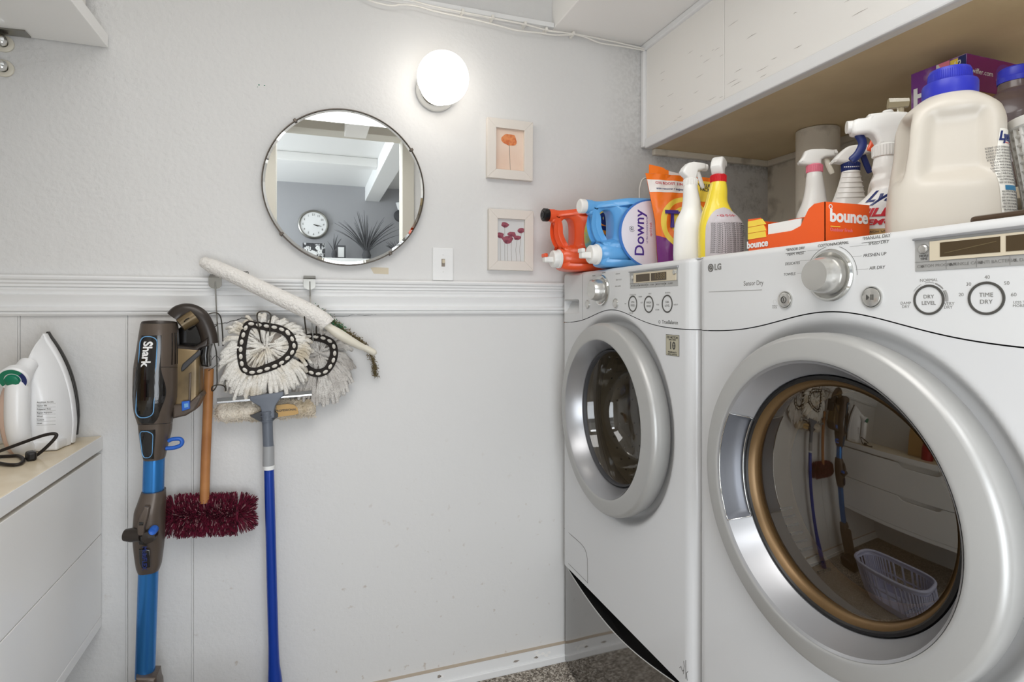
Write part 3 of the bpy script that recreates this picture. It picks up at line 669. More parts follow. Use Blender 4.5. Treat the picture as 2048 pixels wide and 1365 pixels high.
hook('over_rail_hook', 'steel over-rail hook carrying the white duster, right one, under the mirror', 619, 560, [
    ([Z4(818,285,.036), Z4(820,380,.036), Z4(824,470,.05), Z4(830,520,.055), Z4(838,640,.055), Z4(840,700,.055)], .0017, 'steel'),
    ([Z4(865,655,.085), Z4(862,600,.10), Z4(872,530,.115), Z4(868,500,.12), Z4(845,486,.12), Z4(805,490,.12), Z4(784,510,.12), Z4(784,560,.11), Z4(795,640,.085)], .0019, 'steeldark'),
    ([Z4(545,655,.11), Z4(545,570,.115), Z4(552,520,.12), Z4(535,495,.12), Z4(500,488,.12), Z4(465,498,.12), Z4(458,530,.115), Z4(470,600,.11), Z4(485,690,.09), Z4(495,705,.08)], .0019, 'steeldark'),
    ([Z4(840,690,.05), Z4(700,700,.045), Z4(560,690,.045), Z4(500,700,.06)], .0018, 'steeldark')])

# mop heads
def mop(name, label, cx, cy, ring, d0, seed, fringe, ringm='tape', strands=230, st='strand'):
    """ring: pixel outline of the webbing; fringe(angle) -> (inner px radius offset, outer px point)"""
    random.seed(seed)
    R = [Vector(at(x, y, Y=BW-d0)) for x, y in ring]; loop = bez(R, 6, True)
    c = at(cx, cy, Y=BW-d0)
    t = thing(name, label, 'mop', c)
    Tn = len(loop)
    # webbing band: flat ribbon between inner and outer offset of the loop
    cen = sum(loop, Vector())/Tn; V = []; Fs = []
    for i, p in enumerate(loop):
        d = (p-cen); d.y = 0; dn = d.normalized()
        for o_, yy in ((-.0105, 0), (-.0100, -.0035), (.0100, -.0035), (.0105, 0)):
            V.append(p+dn*o_+Vector((0, yy, 0)))
    for i in range(Tn):
        j = (i+1) % Tn
        for k in range(4): Fs.append((i*4+k, i*4+(k+1) % 4, j*4+(k+1) % 4, j*4+k))
    MB().add(V, Fs).build('webbing', ringm, t, 30)
    # edge cord
    MB().tube([p+(p-cen).normalized()*.0105+Vector((0, -.002, 0)) for p in loop], .0022, 6, closed=True).build('edge_cord', ringm, t, 60)
    # white stitches
    L_ = [0]
    for i in range(Tn): L_.append(L_[-1]+(loop[(i+1) % Tn]-loop[i]).length)
    ns = max(10, int(L_[-1]/.0185))
    for k in range(ns):
        s_ = (k+.5)/ns*L_[-1]; i = max(j for j in range(Tn) if L_[j] <= s_)
        a, b = loop[i], loop[(i+1) % Tn]; p = a.lerp(b, (s_-L_[i])/max(1e-6, L_[i+1]-L_[i])); tg = (b-a).normalized()
        w = Vector((0, -1, 0)); u = tg.cross(w)
        MB().ball((0, 0, 0), 1, frame(p+Vector((0, -.0045, 0))+(p-cen).normalized()*.003, tg*.0080, u*.0049, w*.0032), 10).build('stitch', 'strand', t, 180)
    # strands
    g = MB()
    for k in range(strands):
        a = random.uniform(0, 2*PI) if k % 3 else random.uniform(-2.6, -.5)
        i = int((a % (2*PI))/(2*PI)*Tn)
        # ray from centre at angle a (x right, z up)
        dirv = Vector((math.cos(a), 0, math.sin(a)))
        rr = max((p-cen).dot(dirv) for p in loop)
        ip = cen+dirv*rr*random.uniform(.80, 1.0)
        f = fringe(a)*random.uniform(.80, 1.04)
        lay = random.uniform(.004, d0-.012)
        out = Vector((math.cos(a), 0, math.sin(a)))*f; 
        sag = Vector((0, 0, -1))*f*random.uniform(.25, .5)
        wob = Vector((random.uniform(-.006, .006), 0, random.uniform(-.004, .004)))
        P = [ip+Vector((0, .008, 0)), ip+out*.35+sag*.08+Vector((0, random.uniform(.0, .012), 0)), ip+out*.7+sag*.4+wob+Vector((0, lay*.15, 0)), ip+out*.9+sag*1.0+wob+Vector((0, lay*.4, 0))]
        r = random.uniform(.0044, .0060)
        Q = bez(P, 3); g.tube(Q, [r*(1+.12*math.sin(j*2.4)) for j in range(len(Q)-1)]+[r*.9], 8)
    stuff(g.build('fringe', st, t, 60))
    # inner tufts
    g = MB()
    for k in range(95):
        a = random.uniform(0, 2*PI); dirv = Vector((math.cos(a), 0, math.sin(a))); rr = max((p-cen).dot(dirv) for p in loop)
        ip = cen+dirv*(rr*.86); ip += Vector((0, .006, 0)); q = cen+dirv*rr*random.uniform(.05, .45)+Vector((random.uniform(-.006, .006), random.uniform(.004, .014), random.uniform(-.006, .006)))
        m_ = ip.lerp(q, .5)+Vector((0, -random.uniform(.0, .010), 0))
        r = random.uniform(.0028, .0040); g.tube(bez([ip, m_, q], 3), [r*(1+.2*math.sin(j*2.2)) for j in range(7)], 6)
    stuff(g.build('tufts', st, t, 60))
    bk = MB(); bk.prism([((p-cen).x*1.0, (p-cen).z*1.0) for p in loop][::-1] if False else [((p-cen).x, (p-cen).z) for p in loop], 0, .004, frame((cen.x, cen.y+.012, cen.z), (1,0,0), (0,0,1), (0,-1,0)))
    bk.build('backing', 'stem', t, 0)
    return t
def fr1(a):
    s_ = -math.sin(a); return .046+.022*max(0, s_)+.014*max(0, -math.cos(a))+.016*max(0, math.cos(a))
mop('string_mop', 'string mop head with a black stitched ring hanging in front, left one', 535, 695,
    [(497,652),(487,680),(484,708),(489,735),(505,743),(530,737),(560,725),(578,710),(586,693),(578,672),(560,660),(535,655),(515,652)], .085, 21, fr1, strands=165)
def fr2(a):
    s_ = -math.sin(a); return .042+.034*max(0, s_)+.018*max(0, math.cos(a))
mop('string_mop', 'greyer string mop head half hidden behind the other, hanging at right', 640, 700,
    [(612,678),(606,705),(610,732),(628,745),(648,743),(660,730),(667,710),(664,690),(650,680),(630,676)], .052, 33, fr2, strands=150, st='strand2')
# fluffy duster
P = bez([at(x, y, Y=BW-d) for x, y, d in ((402,522,.035),(425,533,.045),(460,548,.060),(500,567,.075),(540,586,.088),(580,605,.098),(615,622,.104),(645,640,.106),(655,650,.106))], 8)
t = thing('duster', 'long white fluffy hand duster lying diagonally across the chair rail hooks', 'duster', P[len(P)//2])
n = len(P); rad = [.012+.006*min(1, i/8)+.0035*math.sin(i/n*PI) + .008*max(0, i/n-.45) for i in range(n)]; rad[0] = .006; rad[1] = .011; rad[-1] = .014
MB().tube(P, rad, 20).build('sleeve', 'fleece', t, 180)
random.seed(8); fz = MB()
for k in range(2600):
    i = random.randrange(0, n-1); p = P[i].lerp(P[i+1], random.random()); tg = (P[i+1]-P[i]).normalized()
    a = random.uniform(0, 2*PI); u = tg.orthogonal().normalized(); w = tg.cross(u); d = u*math.cos(a)+w*math.sin(a)
    q = p+d*rad[i]*.96; e = q+d*random.uniform(.001, .0035)+tg*random.uniform(-.002, .002); s_ = tg.cross(d)*.0008
    fz.add([q-s_, q+s_, q+tg*.0012, e], [(0,1,3), (1,2,3), (2,0,3)])
stuff(fz.build('fuzz', 'fleece', t, 0))
H = bez([at(x, y, Y=BW-d) for x, y, d in ((652,650,.106),(668,662,.104),(690,676,.100),(715,690,.094),(735,699,.088),(752,708,.084))], 5)
MB().tube(H, [1.35*r for r in [.010, .010, .010, .010, .011, .012, .0125, .013, .013, .013, .0125, .012, .0115, .011, .0105, .010, .0095, .009, .008, .0085, .009, .009, .009, .009, .008, .004]][:len(H)], 16, flat=.8).build('handle', 'cream', t, 60)
# twisted dark wire hanger
W_ = bez([at(x, y, Y=BW-d) for x, y, d in ((472,546,.032),(494,544,.036),(496,549,.05),(491,555,.06),(515,562,.065),(550,575,.07),(585,591,.075),(610,607,.078),(633,623,.07),(645,633,.06))], 10)
tw = MB(); tw.tube(W_, .0011, 6)
tw.tube([p+Vector((0, math.cos(i*1.2), math.sin(i*1.2)))*.0014 for i, p in enumerate(W_)], .0009, 5)
o = tw.build('twisted_wire', 'steeldark', None, 60); tag(o, 'dark twisted wire arching just above the white duster', 'wire')
# garland
random.seed(17)
def garland(pts, mm, name, wd, n, par):
    G = bez([at(x, y, Y=BW-d) for x, y, d in pts], 8); gm = MB(); gm.tube(G, .002, 5)
    for k in range(n):
        p = random.choice(G)+Vector([random.gauss(0, wd) for _ in range(3)])*.6; d = Vector([random.gauss(0, 1) for _ in range(3)]).normalized()*random.uniform(.004, .010); s_ = d.orthogonal().normalized()*.0016
        gm.add([p-s_, p+s_, p+d, p+d*.5+s_.cross(d).normalized()*.001], [(0,1,2), (0,3,2), (1,3,2)])
    return gm.build(name, mm, par, 0)
c = at(690, 660, Y=BW-.03)
gt = thing('moss_garland', 'green and brown mossy garland trailing right from behind the duster', 'garland', c)
stuff(garland([(632,618,.05),(650,632,.05),(668,646,.045),(685,660,.045)], 'moss', 'green_moss', .010, 700, gt))
stuff(garland([(676,654,.045),(700,668,.04),(722,684,.035),(738,704,.03),(748,728,.02),(752,752,.018)], 'mossbrown', 'brown_moss', .0068, 800, gt))

# squeegee with lambswool washer on a blue pole
sq = thing('window_squeegee', 'window washer with squeegee blade, wool sleeve and long royal blue pole, leaning on the wall', 'squeegee', (at(550, 1365, Y=1.70).x, 1.70, 0))
S = lambda px, py, d: at(px, py, Y=BW-d)
# wool sleeve
a = S(432, 826, .036); b = S(632, 815, .036); P = [a.lerp(b, i/24) for i in range(25)]
rad = [.0235+.002*math.sin(i*1.7)+.0015*math.sin(i*.9) for i in range(25)]; rad[0] = .010; rad[1] = .021; rad[-1] = .012; rad[-2] = .023
ws = MB(); ws.tube(P, [r*1.15 for r in rad], 16, flat=1.0, up=(0,0,1)); ws.build('wool_sleeve', 'woolen', sq, 180)
random.seed(9); fz = MB()
for k in range(2600):
    i = random.randrange(0, 24); p = P[i].lerp(P[i+1], random.random()); a_ = random.uniform(0, 2*PI)
    d = Vector((0, math.cos(a_), math.sin(a_)))
    if i < 2: d = (d+Vector((-.8*random.random(), 0, 0))).normalized()
    q = p+d*rad[i]*1.1; e = q+d*random.uniform(.002, .007)+Vector((random.uniform(-.004, .004), 0, random.uniform(-.003, .001))); s_ = Vector((.0011, 0, 0))
    fz.add([q-s_, q+s_, q+Vector((0, .0008, .0008)), e], [(0,1,3), (1,2,3), (2,0,3)])
stuff(fz.build('fuzz', 'woolen', sq, 0))
a = S(434, 806, .082); b = S(624, 790, .082); ax = (b-a).normalized(); up = Vector((-ax.z, 0, ax.x)); Tb = frame(a, ax, up, (0,-1,0)); ln = (b-a).length
MB().box((0, -.0022, -.004), (ln, .0032, .005), Tb).build('blade_channel', 'alu', sq, 0, .001)
MB().box((.0, .003, -.001), (ln, .012, .0010), Tb).build('rubber_blade', 'rubber', sq, 0)
# T-shaped head
cx = S(536, 800, .08)
hd = [(-.044,.014),(.040,.020),(.041,.010),(.034,.004),(.019,-.016),(.016,-.028),(.0155,-.05),(-.0155,-.05),(-.017,-.028),(-.020,-.016),(-.038,-.002),(-.044,.004)]
plate('yoke', hd[::-1], (), .022, .003, 'sqgrey', frame(cx, ax, up, (0,-1,0)), sq)
for sgn, pts in ((-1, [(500,832),(524,822),(524,842),(520,843)]), (1, [(546,820),(556,828),(556,834),(546,841)])):
    q = [S(x, y, .075) for x, y in pts]; c0 = q[0]
    MB().prism([((p-c0).x, (p-c0).z) for p in q], -.006, .006, frame(c0, (1,0,0), (0,0,1), (0,-1,0))).build('pivot_wing', 'gasket', sq, 0)
# label tag
q = [S(x, y, .068) for x, y in ((553,811),(575,808),(588,810),(595,816),(597,827),(590,830),(552,835))]; c0 = q[0]
tgm = MB().prism([((p-c0).x, (p-c0).z) for p in q], 0, .002, frame(c0, (1,0,0), (0,0,1), (0,-1,0))).build('cloth_tag', 'tan', sq, 0)
text('PROFESSIONAL', .008, 'printdark', frame(S(572, 821, .0705), ax, up, (0,-1,0)), tgm, bold=.02, depth=.0002)
# handle, sleeve, collar, pole
def seg(name, m_, pts, n=24):
    P = [S(x, y, d) for x, y, d, r in pts]; MB().tube(bez(P, 4), [r for r in sum([[pts[i][3]+(pts[min(i+1, len(pts)-1)][3]-pts[i][3])*k/4 for k in range(4)] for i in range(len(pts)-1)], [])]+[pts[-1][3]], n).build(name, m_, sq, 40)
seg('grip', 'sqgrey', [(534,822,.080,.0155),(535,850,.080,.0135),(536,880,.080,.0135),(537,898,.080,.0140)])
for y in (824, 831, 841): seg('grip_rib', 'sqgrey', [(534,y,.080,.0168),(534,y+2,.080,.0168)])
seg('socket', 'sqgrey2', [(537,892,.080,.0146),(537,931,.080,.0152)])
seg('collar', 'white', [(538,931,.080,.0150),(538,939,.080,.0150)])
seg('pole', 'bluepole', [(538,938,.080,.0130),(541,1050,.078,.0132),(544,1180,.075,.0134),(547,1290,.073,.0136),(548,1330,.072,.0150),(550,1366,.072,.0190),(551,1420,.072,.0200)])
P_ = S(551, 1420, .072); MB().tube([P_, (P_.x+.001, P_.y, .002)], [.020, .0215], 20).build('pole_sleeve', 'navy', sq, 40)

# wooden-handled chenille duster brush
br = thing('chenille_brush', 'wooden-handled brush with a maroon chenille head hanging between vacuum and blue pole', 'brush', S(415, 900, .05))
P = [S(418, 738, .060), S(415, 830, .060), S(411, 930, .062), S(409, 1006, .065)]
MB().tube(bez(P, 6), .0118, 18).build('handle', 'wood', br, 60)
MB().tube(bez([S(417, 742, .075), S(430, 733, .06), S(440, 722, .055), S(430, 712, .06), S(416, 734, .074)], 4), .0008, 5).build('hanging_loop', 'blackpl', br, 0)
a = S(345, 1033, .055); b = S(478, 1028, .055)
core = MB(); P = [a.lerp(b, i/10) for i in range(11)]; core.tube(P, .016, 12, flat=1.5, up=(0,0,1)); core.build('core', 'maroon', br, 60)
random.seed(6); g1 = MB(); g2 = MB()
hw = (b-a).length/2; mid = (a+b)/2
for k in range(5600):
    x = random.uniform(-1, 1)*(hw+.012); e = max(0, abs(x)-hw*.92)/(.02); a_ = random.uniform(0, 2*PI)
    base = mid+(b-a).normalized()*min(max(x, -hw), hw); 
    dx = 0 if abs(x) < hw*.9 else math.copysign(min(1.3, e*1.2+.2), x)
    sl = (.06 if x > 0 else -.04)
    d = Vector((dx+sl, -math.cos(a_)*.62, math.sin(a_))).normalized()
    l = .062*random.uniform(.86, 1.02)*(1-.45*min(1, abs(d.y))) 
    if abs(d.y) > .3 and d.y > 0: l = min(l, .040/abs(d.y)*.9)
    q = base+d*.014; m_ = base+d*(l*.6); e_ = base+d*l+Vector((random.uniform(-.003, .003), 0, 0)); r = .0015
    tgt = g2 if random.random() < .10 else g1
    tgt.tube([q, m_, e_], [r, r*.9, r*.5], 4)
stuff(g1.build('bristles', 'maroon', br, 60)); stuff(g2.build('faded_bristles', 'dustgrey', br, 60))
# ================================================================ loft helper
class Loft:
    """sections (z, cx, cy, rx, ry, n); theta 0 faces the front (-y local), grows towards +x"""
    def __init__(s, secs, T=ID, dents=()): s.s = secs; s.T = T; s.d = dents
    def sec(s, z):
        S_ = s.s
        if z <= S_[0][0]: return S_[0][1:]
        for i in range(len(S_)-1):
            if z <= S_[i+1][0]:
                t = (z-S_[i][0])/max(1e-9, S_[i+1][0]-S_[i][0])
                out = []
                for k in range(1, 6):
                    a = S_[max(i-1, 0)]; b = S_[i]; c = S_[i+1]; d = S_[min(i+2, len(S_)-1)]
                    m0 = (c[k]-a[k])/max(1e-9, c[0]-a[0])*(c[0]-b[0]); m1 = (d[k]-b[k])/max(1e-9, d[0]-b[0])*(c[0]-b[0])
                    lim = abs(c[k]-b[k])*1.5; m0 = max(-lim, min(lim, m0)); m1 = max(-lim, min(lim, m1))
                    out.append((2*t**3-3*t*t+1)*b[k]+(t**3-2*t*t+t)*m0+(-2*t**3+3*t*t)*c[k]+(t**3-t*t)*m1)
                return out
        return S_[-1][1:]
    def P(s, th, z, off=0):
        cx, cy, rx, ry, n = s.sec(z); a, b = math.sin(th), math.cos(th); e = 2/n
        k = 0
        for (t0, z0, st, sz, dp) in s.d:
            dt = (th-t0+PI) % (2*PI)-PI
            f = lambda q: 1/(1+math.exp(-max(-30, min(30, (1-abs(q))*9))))
            k -= dp*f(dt/st)*f((z-z0)/sz)
        rx += off+k; ry += off+k
        return s.T @ Vector((cx+rx*math.copysign(abs(a)**e, a), cy-ry*math.copysign(abs(b)**e, b), z))
    def body(s, name, m, parent, nz=36, nt=48, ang=50, z0=None, z1=None, off=0):
        z0 = s.s[0][0] if z0 is None else z0; z1 = s.s[-1][0] if z1 is None else z1
        zs = sorted(set([z0+(z1-z0)*i/nz for i in range(nz+1)]+[q[0] for q in s.s if z0 < q[0] < z1]))
        V = [s.P(2*PI*k/nt, z, off) for z in zs for k in range(nt)]; n = len(zs)
        Fs = [(j*nt+k, j*nt+(k+1) % nt, (j+1)*nt+(k+1) % nt, (j+1)*nt+k) for j in range(n-1) for k in range(nt)]+[tuple(range(nt))[::-1], tuple((n-1)*nt+k for k in range(nt))]
        return MB().add(V, Fs).build(name, m, parent, ang)
    def patch(s, name, m, parent, t0, t1, z0, z1, off=.0005, n=14, shape=None):
        us = [i/n for i in range(n+1)]
        def fn(u, v):
            a, b = (u*2-1), (v*2-1)
            if shape: a, b = shape(a, b)
            return s.P((t0+t1)/2+a*(t1-t0)/2, (z0+z1)/2+b*(z1-z0)/2, off)
        return MB().grid(fn, us, us).build(name, m, parent, 0)
    def text(s, body, size, m, parent, th, z, rot=0, off=.0009, **k):
        rx = s.sec(z)[2]; 
        def w(p):
            x, y = p.x*math.cos(rot)-p.y*math.sin(rot), p.x*math.sin(rot)+p.y*math.cos(rot)
            zz = z+y; r = s.sec(zz); rr = max(.01, (r[2]+r[3])/2)
            return s.P(th+x/rr, zz, off+p.z)
        return text(body, size, m, ID, parent, warp=w, **k)
def disk_shape(a, b):                           # square grid to disc
    return a*math.sqrt(max(0, 1-b*b/2)), b*math.sqrt(max(0, 1-a*a/2))
def loop_line(loft, pts, r, name, m, parent, off=.0006):
    mb = MB(); mb.tube([loft.P(t, z, off) for t, z in pts], r, 6, closed=True); return mb.build(name, m, parent, 60)
# ================================================================ VACUUM
VY = 1.62
def zy(py, px=320, Y=VY): return at(px, py, Y=Y).z
def xx(px, py, Y=VY): return at(px, py, Y=Y).x
vb = thing('stick_vacuum', 'brown and blue cordless stick vacuum with dusty bin standing against the wall', 'vacuum', (xx(295, 1300), VY, 0))
secs = []
for py, c, h, ry, n in ((916,309,21,.030,2.4),(900,309,24.5,.034,2.4),(862,311,31.5,.042,2.5),(845,311,33,.045,2.5),(820,310,40,.052,2.3),(790,312,45,.056,2.2),(760,312.5,45,.056,2.2),(735,313,44.5,.055,2.2),(700,316,41.5,.052,2.3),(665,318,38.5,.049,2.2),(657,318.5,37.5,.048,2.2),(647,318.5,36,.046,2.2)):
    x0_, x1_ = xx(c-h, py), xx(c+h, py); secs.append((zy(py), (x0_+x1_)/2, VY, (x1_-x0_)/2, ry, n))
VL = Loft(secs)
VL.body('motor_housing', 'vacbrown', vb, 60, 56)
zt = secs[-1][0]; xc, rx_ = secs[-1][1], secs[-1][3]
MB().lathe([(rx_*1.03, -.012), (rx_*1.04, -.004), (rx_*.98, .003), (rx_*.80, .004), (rx_*.78, .001), (0, .002)], frame((xc, VY, zt), (1,0,0), (0,.85,-.12), (0,.12,1))).build('exhaust_cap', 'vacdark', vb)
MB().tube([(xc-.02, VY-.02, zt+.006), (xc-.004, VY-.002, zt+.007), (xc-.012, VY+.02, zt+.007)], .0012, 6).build('cap_rib', 'vacblack', vb)
MB().box((xc-.002, VY-.012, zt+.002), (xc+.028, VY+.012, zt+.005)).build('cap_latch', 'vacbrown', vb, 0, .003)
fth = math.radians(-12)                              # where the vacuum's front faces the camera side
# gloss panel, outline, seam and vents
def vz(v): return zy(600+v/2.73)
VL.patch('gloss_panel', 'vacblack', vb, fth-.75, fth+.85, vz(655), vz(190), .0012, 26, lambda a, b: (a*(.70+.30*math.cos(max(-1, min(1, (b+.28)*1.35))*PI/2) if b > -.28 else a and a*math.sqrt(max(0, 1-((b+.28)/.74)**2))/a) if False else a*(.62+.38*math.exp(-((b+.30)/.42)**2))*(1 if b > -.8 else math.sqrt(max(0, 1-((b+.8)/.22)**2*.85))), b))
def rr_pts(t0, t1, za, zb, w=.25, n=8):              # rounded loop in (theta, z)
    R = .016; out = []; sc_t = 1/.05
    for (cx_, cz_, a0) in ((t1, zb, 0), (t0, zb, PI/2), (t0, za, PI), (t1, za, 1.5*PI)):
        sx = -1 if cx_ == t1 else 1; sz = -1 if cz_ == zb else 1
        for k in range(n+1):
            a = a0+PI/2*k/n; out.append((cx_+sx*R*sc_t*w*2+math.cos(a)*R*sc_t*w*2, cz_+sz*R*w*2+math.sin(a)*R*w*2))
    return out
loop_line(VL, rr_pts(fth-.42, fth+.36, vz(620), vz(195), .5), .0012, 'outline', 'vacline', vb, .0034)
VL.patch('gloss_panel', 'vacblack', vb, fth-.62, fth+.40, vz(850), vz(690), .0008, 12)
loop_line(VL, rr_pts(fth-.50, fth+.28, vz(842), vz(697), .42), .0010, 'outline', 'vacline', vb, .0016)
VL.text('Shark', .026, 'white', vb, fth-.02, (vz(285)), rot=-PI/2, off=.0026, bold=.03)
for z_ in (vz(368), vz(672)):
    MB().tube([VL.P(2*PI*k/40, z_+(.006*math.cos(2*PI*k/40-fth)), .0002) for k in range(40)], .0007, 5, closed=True).build('seam', 'vacblack', vb, 0)
for i, t_ in enumerate((.95, 1.17, 1.38)):
    MB().tube([VL.P(t_, vz(v), .0) for v in (180, 230, 290, 350)], .0024, 6, flat=.5).build('vent_slot', 'vacblack', vb, 0)
# bin behind and to the right
bx0, bx1 = xx(352, 760, VY+.03), xx(412, 760, VY+.03)
q = lambda u, v, Y=VY+.02: at(220+u/2.73, 600+v/2.73, Y=Y)
def side(name, uv, Y, t, bev, m_, holes=()):
    P = [q(u, v, Y) for u, v in uv]; c0 = P[0]
    return plate(name, [((p-c0).x, (p-c0).z) for p in P], [[((q(u, v, Y)-c0).x, (q(u, v, Y)-c0).z) for u, v in h] for h in holes], t, bev, m_, frame((c0.x, Y, c0.z), (1,0,0), (0,0,1), (0,-1,0)), vb)
side('dust_bin', [(365,250),(500,262),(500,520),(478,580),(430,610),(360,618)], VY+.025, .070, .010, 'vacgold')
side('bin_base', [(360,560),(440,555),(505,500),(514,520),(480,590),(430,620),(360,636)], VY+.022, .078, .006, 'vacbrown')
side('bin_shoulder', [(360,250),(380,246),(470,256),(502,236),(548,200),(545,250),(505,262),(388,392),(382,412),(360,412)], VY+.022, .060, .005, 'vacdark')
side('bin_rib', [(432,400),(444,396),(440,560),(428,566)], VY-.012, .006, .002, 'vacbrown')
side('badge_window', [(388,372),(398,350),(488,272),(497,278),(494,300),(402,388),(390,392)], VY-.012, .008, .003, 'gasket')
side('latch_button', [(392,556),(436,550),(438,594),(394,608)], VY-.018, .010, .002, 'vacblue2')
side('latch_mark', [(404,568),(426,565),(427,586),(406,590)], VY-.0235, .002, .0005, 'vacline')
side('battery_pack', [(500,262),(548,200),(552,250),(545,300),(548,362),(510,358),(498,300)], VY+.03, .062, .006, 'vacblack')
# handle loop over the top, gold trigger grip
hp = [q(u, v, VY+.01) for u, v in ((352,98),(378,72),(420,62),(462,72),(498,100),(524,150),(540,200),(546,240))]
MB().tube(bez(hp, 6), .0135, 14, flat=1.5).build('handle_hood', 'vacdark', vb, 60)
side('handle_web', [(366,250),(372,160),(460,90),(500,120),(530,190),(500,250),(430,254)], VY+.035, .012, .003, 'vacblack')
MB().tube([q(385,140,VY-.005), q(462,92,VY+.005)], [.0165, .019], 18).build('handle_grip', 'vacgold', vb, 60)
MB().tube(bez([q(405,120,VY-.022), q(415,108,VY-.026), q(432,100,VY-.022)], 4), .0014, 6).build('grip_seam', 'vacblack', vb)
# blue cord hook
MB().tube(bez([q(u, v, VY-.01) for u, v in ((305,812),(350,808),(385,795),(394,775),(380,760),(340,762),(318,772))], 6), .0062, 10, flat=.8).build('trigger_hook', 'vacblue2', vb, 60)
# wand pieces
def wseg(name, m_, pts, n=28, flat=1.):
    P = [Vector((at(x, y, Y=VY+d).x, VY+d, at(x, y, Y=VY+d).z)) for x, y, d, r in pts]
    MB().tube(P, [p[3] for p in pts], n).build(name, m_, vb, 40)
wseg('wand', 'vacblue', [(308.5,910,0,.0232),(306.5,984,.004,.0232)])
J = [(1140,297,21,.024),(1128,297,25,.028),(1085,297,30,.036),(1060,297,31,.040),(1020,299,30,.040),(1000,303,27,.036),(981,306.5,23.5,.030)]
js = []
for py, c, h, ry in J:
    x0_, x1_ = xx(c-h, py), xx(c+h, py); js.append((zy(py), (x0_+x1_)/2, VY+.004, (x1_-x0_)/2, ry, 2.6))
JL = Loft(js); JL.body('folding_joint', 'vacbrown', vb, 30, 40)
z8 = lambda u, v, Y=VY-.03: at(220+u/3.37, 960+v/3.37, Y=Y)
def front(name, uv, Y, t, bev, m_):
    P = [z8(u, v, Y) for u, v in uv]; c0 = P[0]
    return plate(name, [((p-c0).x, (p-c0).z) for p in P], (), t, bev, m_, frame((c0.x, Y, c0.z), (1,0,0), (0,0,1), (0,-1,0)), vb)
front('joint_lever', [(235,175),(272,180),(262,240),(240,310),(235,372),(190,375),(185,310),(205,240)], VY-.042, .016, .004, 'vacbrown')
front('joint_slot', [(196,288),(226,288),(224,308),(196,308)], VY-.051, .003, .001, 'vacblack')
front('joint_gap', [(186,375),(240,375),(262,420),(250,438),(196,436)], VY-.038, .010, .003, 'vacblack')
for u, v, r in ((165, 372, .0155), (272, 370, .0155)):
    p = z8(u, v, VY-.03); MB().lathe([(0, -.018), (r, -.018), (r*1.08, .004), (r*.9, .020), (0, .022)], frame(p, (0,0,1), (.3,1,0), (-1,.3,0)) if u < 200 else frame(p, (1,0,0), (0,0,1), (0,-1,0))).build('joint_knuckle', 'vacdark', vb)
p = z8(290, 345, VY-.046); MB().lathe([(0, -.012), (.0095, -.012), (.0095, .004), (.007, .008), (.004, .006), (0, .006)], frame(p, (1,0,0), (0,0,1), (0,-1,0)), 24).build('pivot_button', 'vacblue2', vb)
front('joint_badge', [(196,468),(270,470),(272,590),(212,598),(198,560)], VY-.038, .006, .002, 'vacblack')
p = z8(232, 530, VY-.042); text('MultiFLEX', .0135, 'navy', frame(p, (0,0,-1), (1,0,0), (0,-1,0)), vb, bold=.02)
pt = at(297, 1136, Y=VY+.004); pb_ = at(290, 1352, Y=VY+.016)
MB().tube([pt, pb_], .0218, 28).build('wand', 'vacblue', vb, 40)
front('foot_collar', [(192,1290),(330,1290),(336,1345),(345,1365),(348,1400),(165,1400),(170,1360),(190,1345)], VY+.01, .060, .010, 'vacbrown')
# floor head, below the frame
z_ = pb_.z
MB().box((pb_.x-.03, VY-.03, .05), (pb_.x+.03, VY+.05, z_-.03)).build('neck', 'vacbrown', vb, 0, .012)
MB().box((pb_.x-.13, VY-.10, .002), (pb_.x+.13, VY+.03, .075)).build('floor_head', 'vacdark', vb, 0, .02)

# ================================================================ MACHINES
FX = .79; MZ0 = .345; MZ1 = 1.310; MW = .698
def seamz(u, c): return 1.150+.043*math.exp(-((u-c)/.155)**2)
def machine(kind, label, yl, DC, R, cat):
    """yl: world Y of the left edge; DC: (u, z) of the door centre"""
    T = frame((FX, yl, 0), (0,-1,0), (0,0,1), (-1,0,0))        # u, v, w
    t = thing(kind, label, cat, (FX+.40, yl-MW/2, MZ0))
    ER = .030
    def edge(u):
        e = min(u, MW-u)
        return -(ER-math.sqrt(max(0, ER*ER-(ER-e)**2))) if e < ER else 0.
    def sm(a, b, x): x = max(0, min(1, (x-a)/(b-a))); return x*x*(3-2*x)
    def hbody(u, v):
        d = math.hypot(u-DC[0], v-DC[1])
        h = edge(u)-.026*(1-sm(.266, .290, d))
        h += .0025*math.exp(-((d-.299)/.012)**2)*sm(0, .03, min(u, MW-u))*sm(1.19, 1.17, v) if False else .0
        if v > MZ1-.012: h -= .012-math.sqrt(max(0, .012**2-(v-(MZ1-.012))**2))
        return h
    us = sorted(set([0, .0006, .0025, .006, .011, .018, .026]+[.03+(MW-.06)*i/110 for i in range(111)]+[MW-q for q in (0, .0006, .0025, .006, .011, .018, .026)]))
    # body front below the seam
    def fb(u, s_):
        v = MZ0+(seamz(u, DC[0])-.0012-MZ0)*s_; return (u, v, hbody(u, v))
    ss = [i/130 for i in range(131)]
    def keep(u, s_):
        v = MZ0+(seamz(u, DC[0])-MZ0)*s_; return math.hypot(u-DC[0], v-DC[1]) > .225
    MB().grid(fb, us, ss, T, keep).build('front_panel', 'enamel', t, 60)
    return t, T, us, seamz, hbody, edge
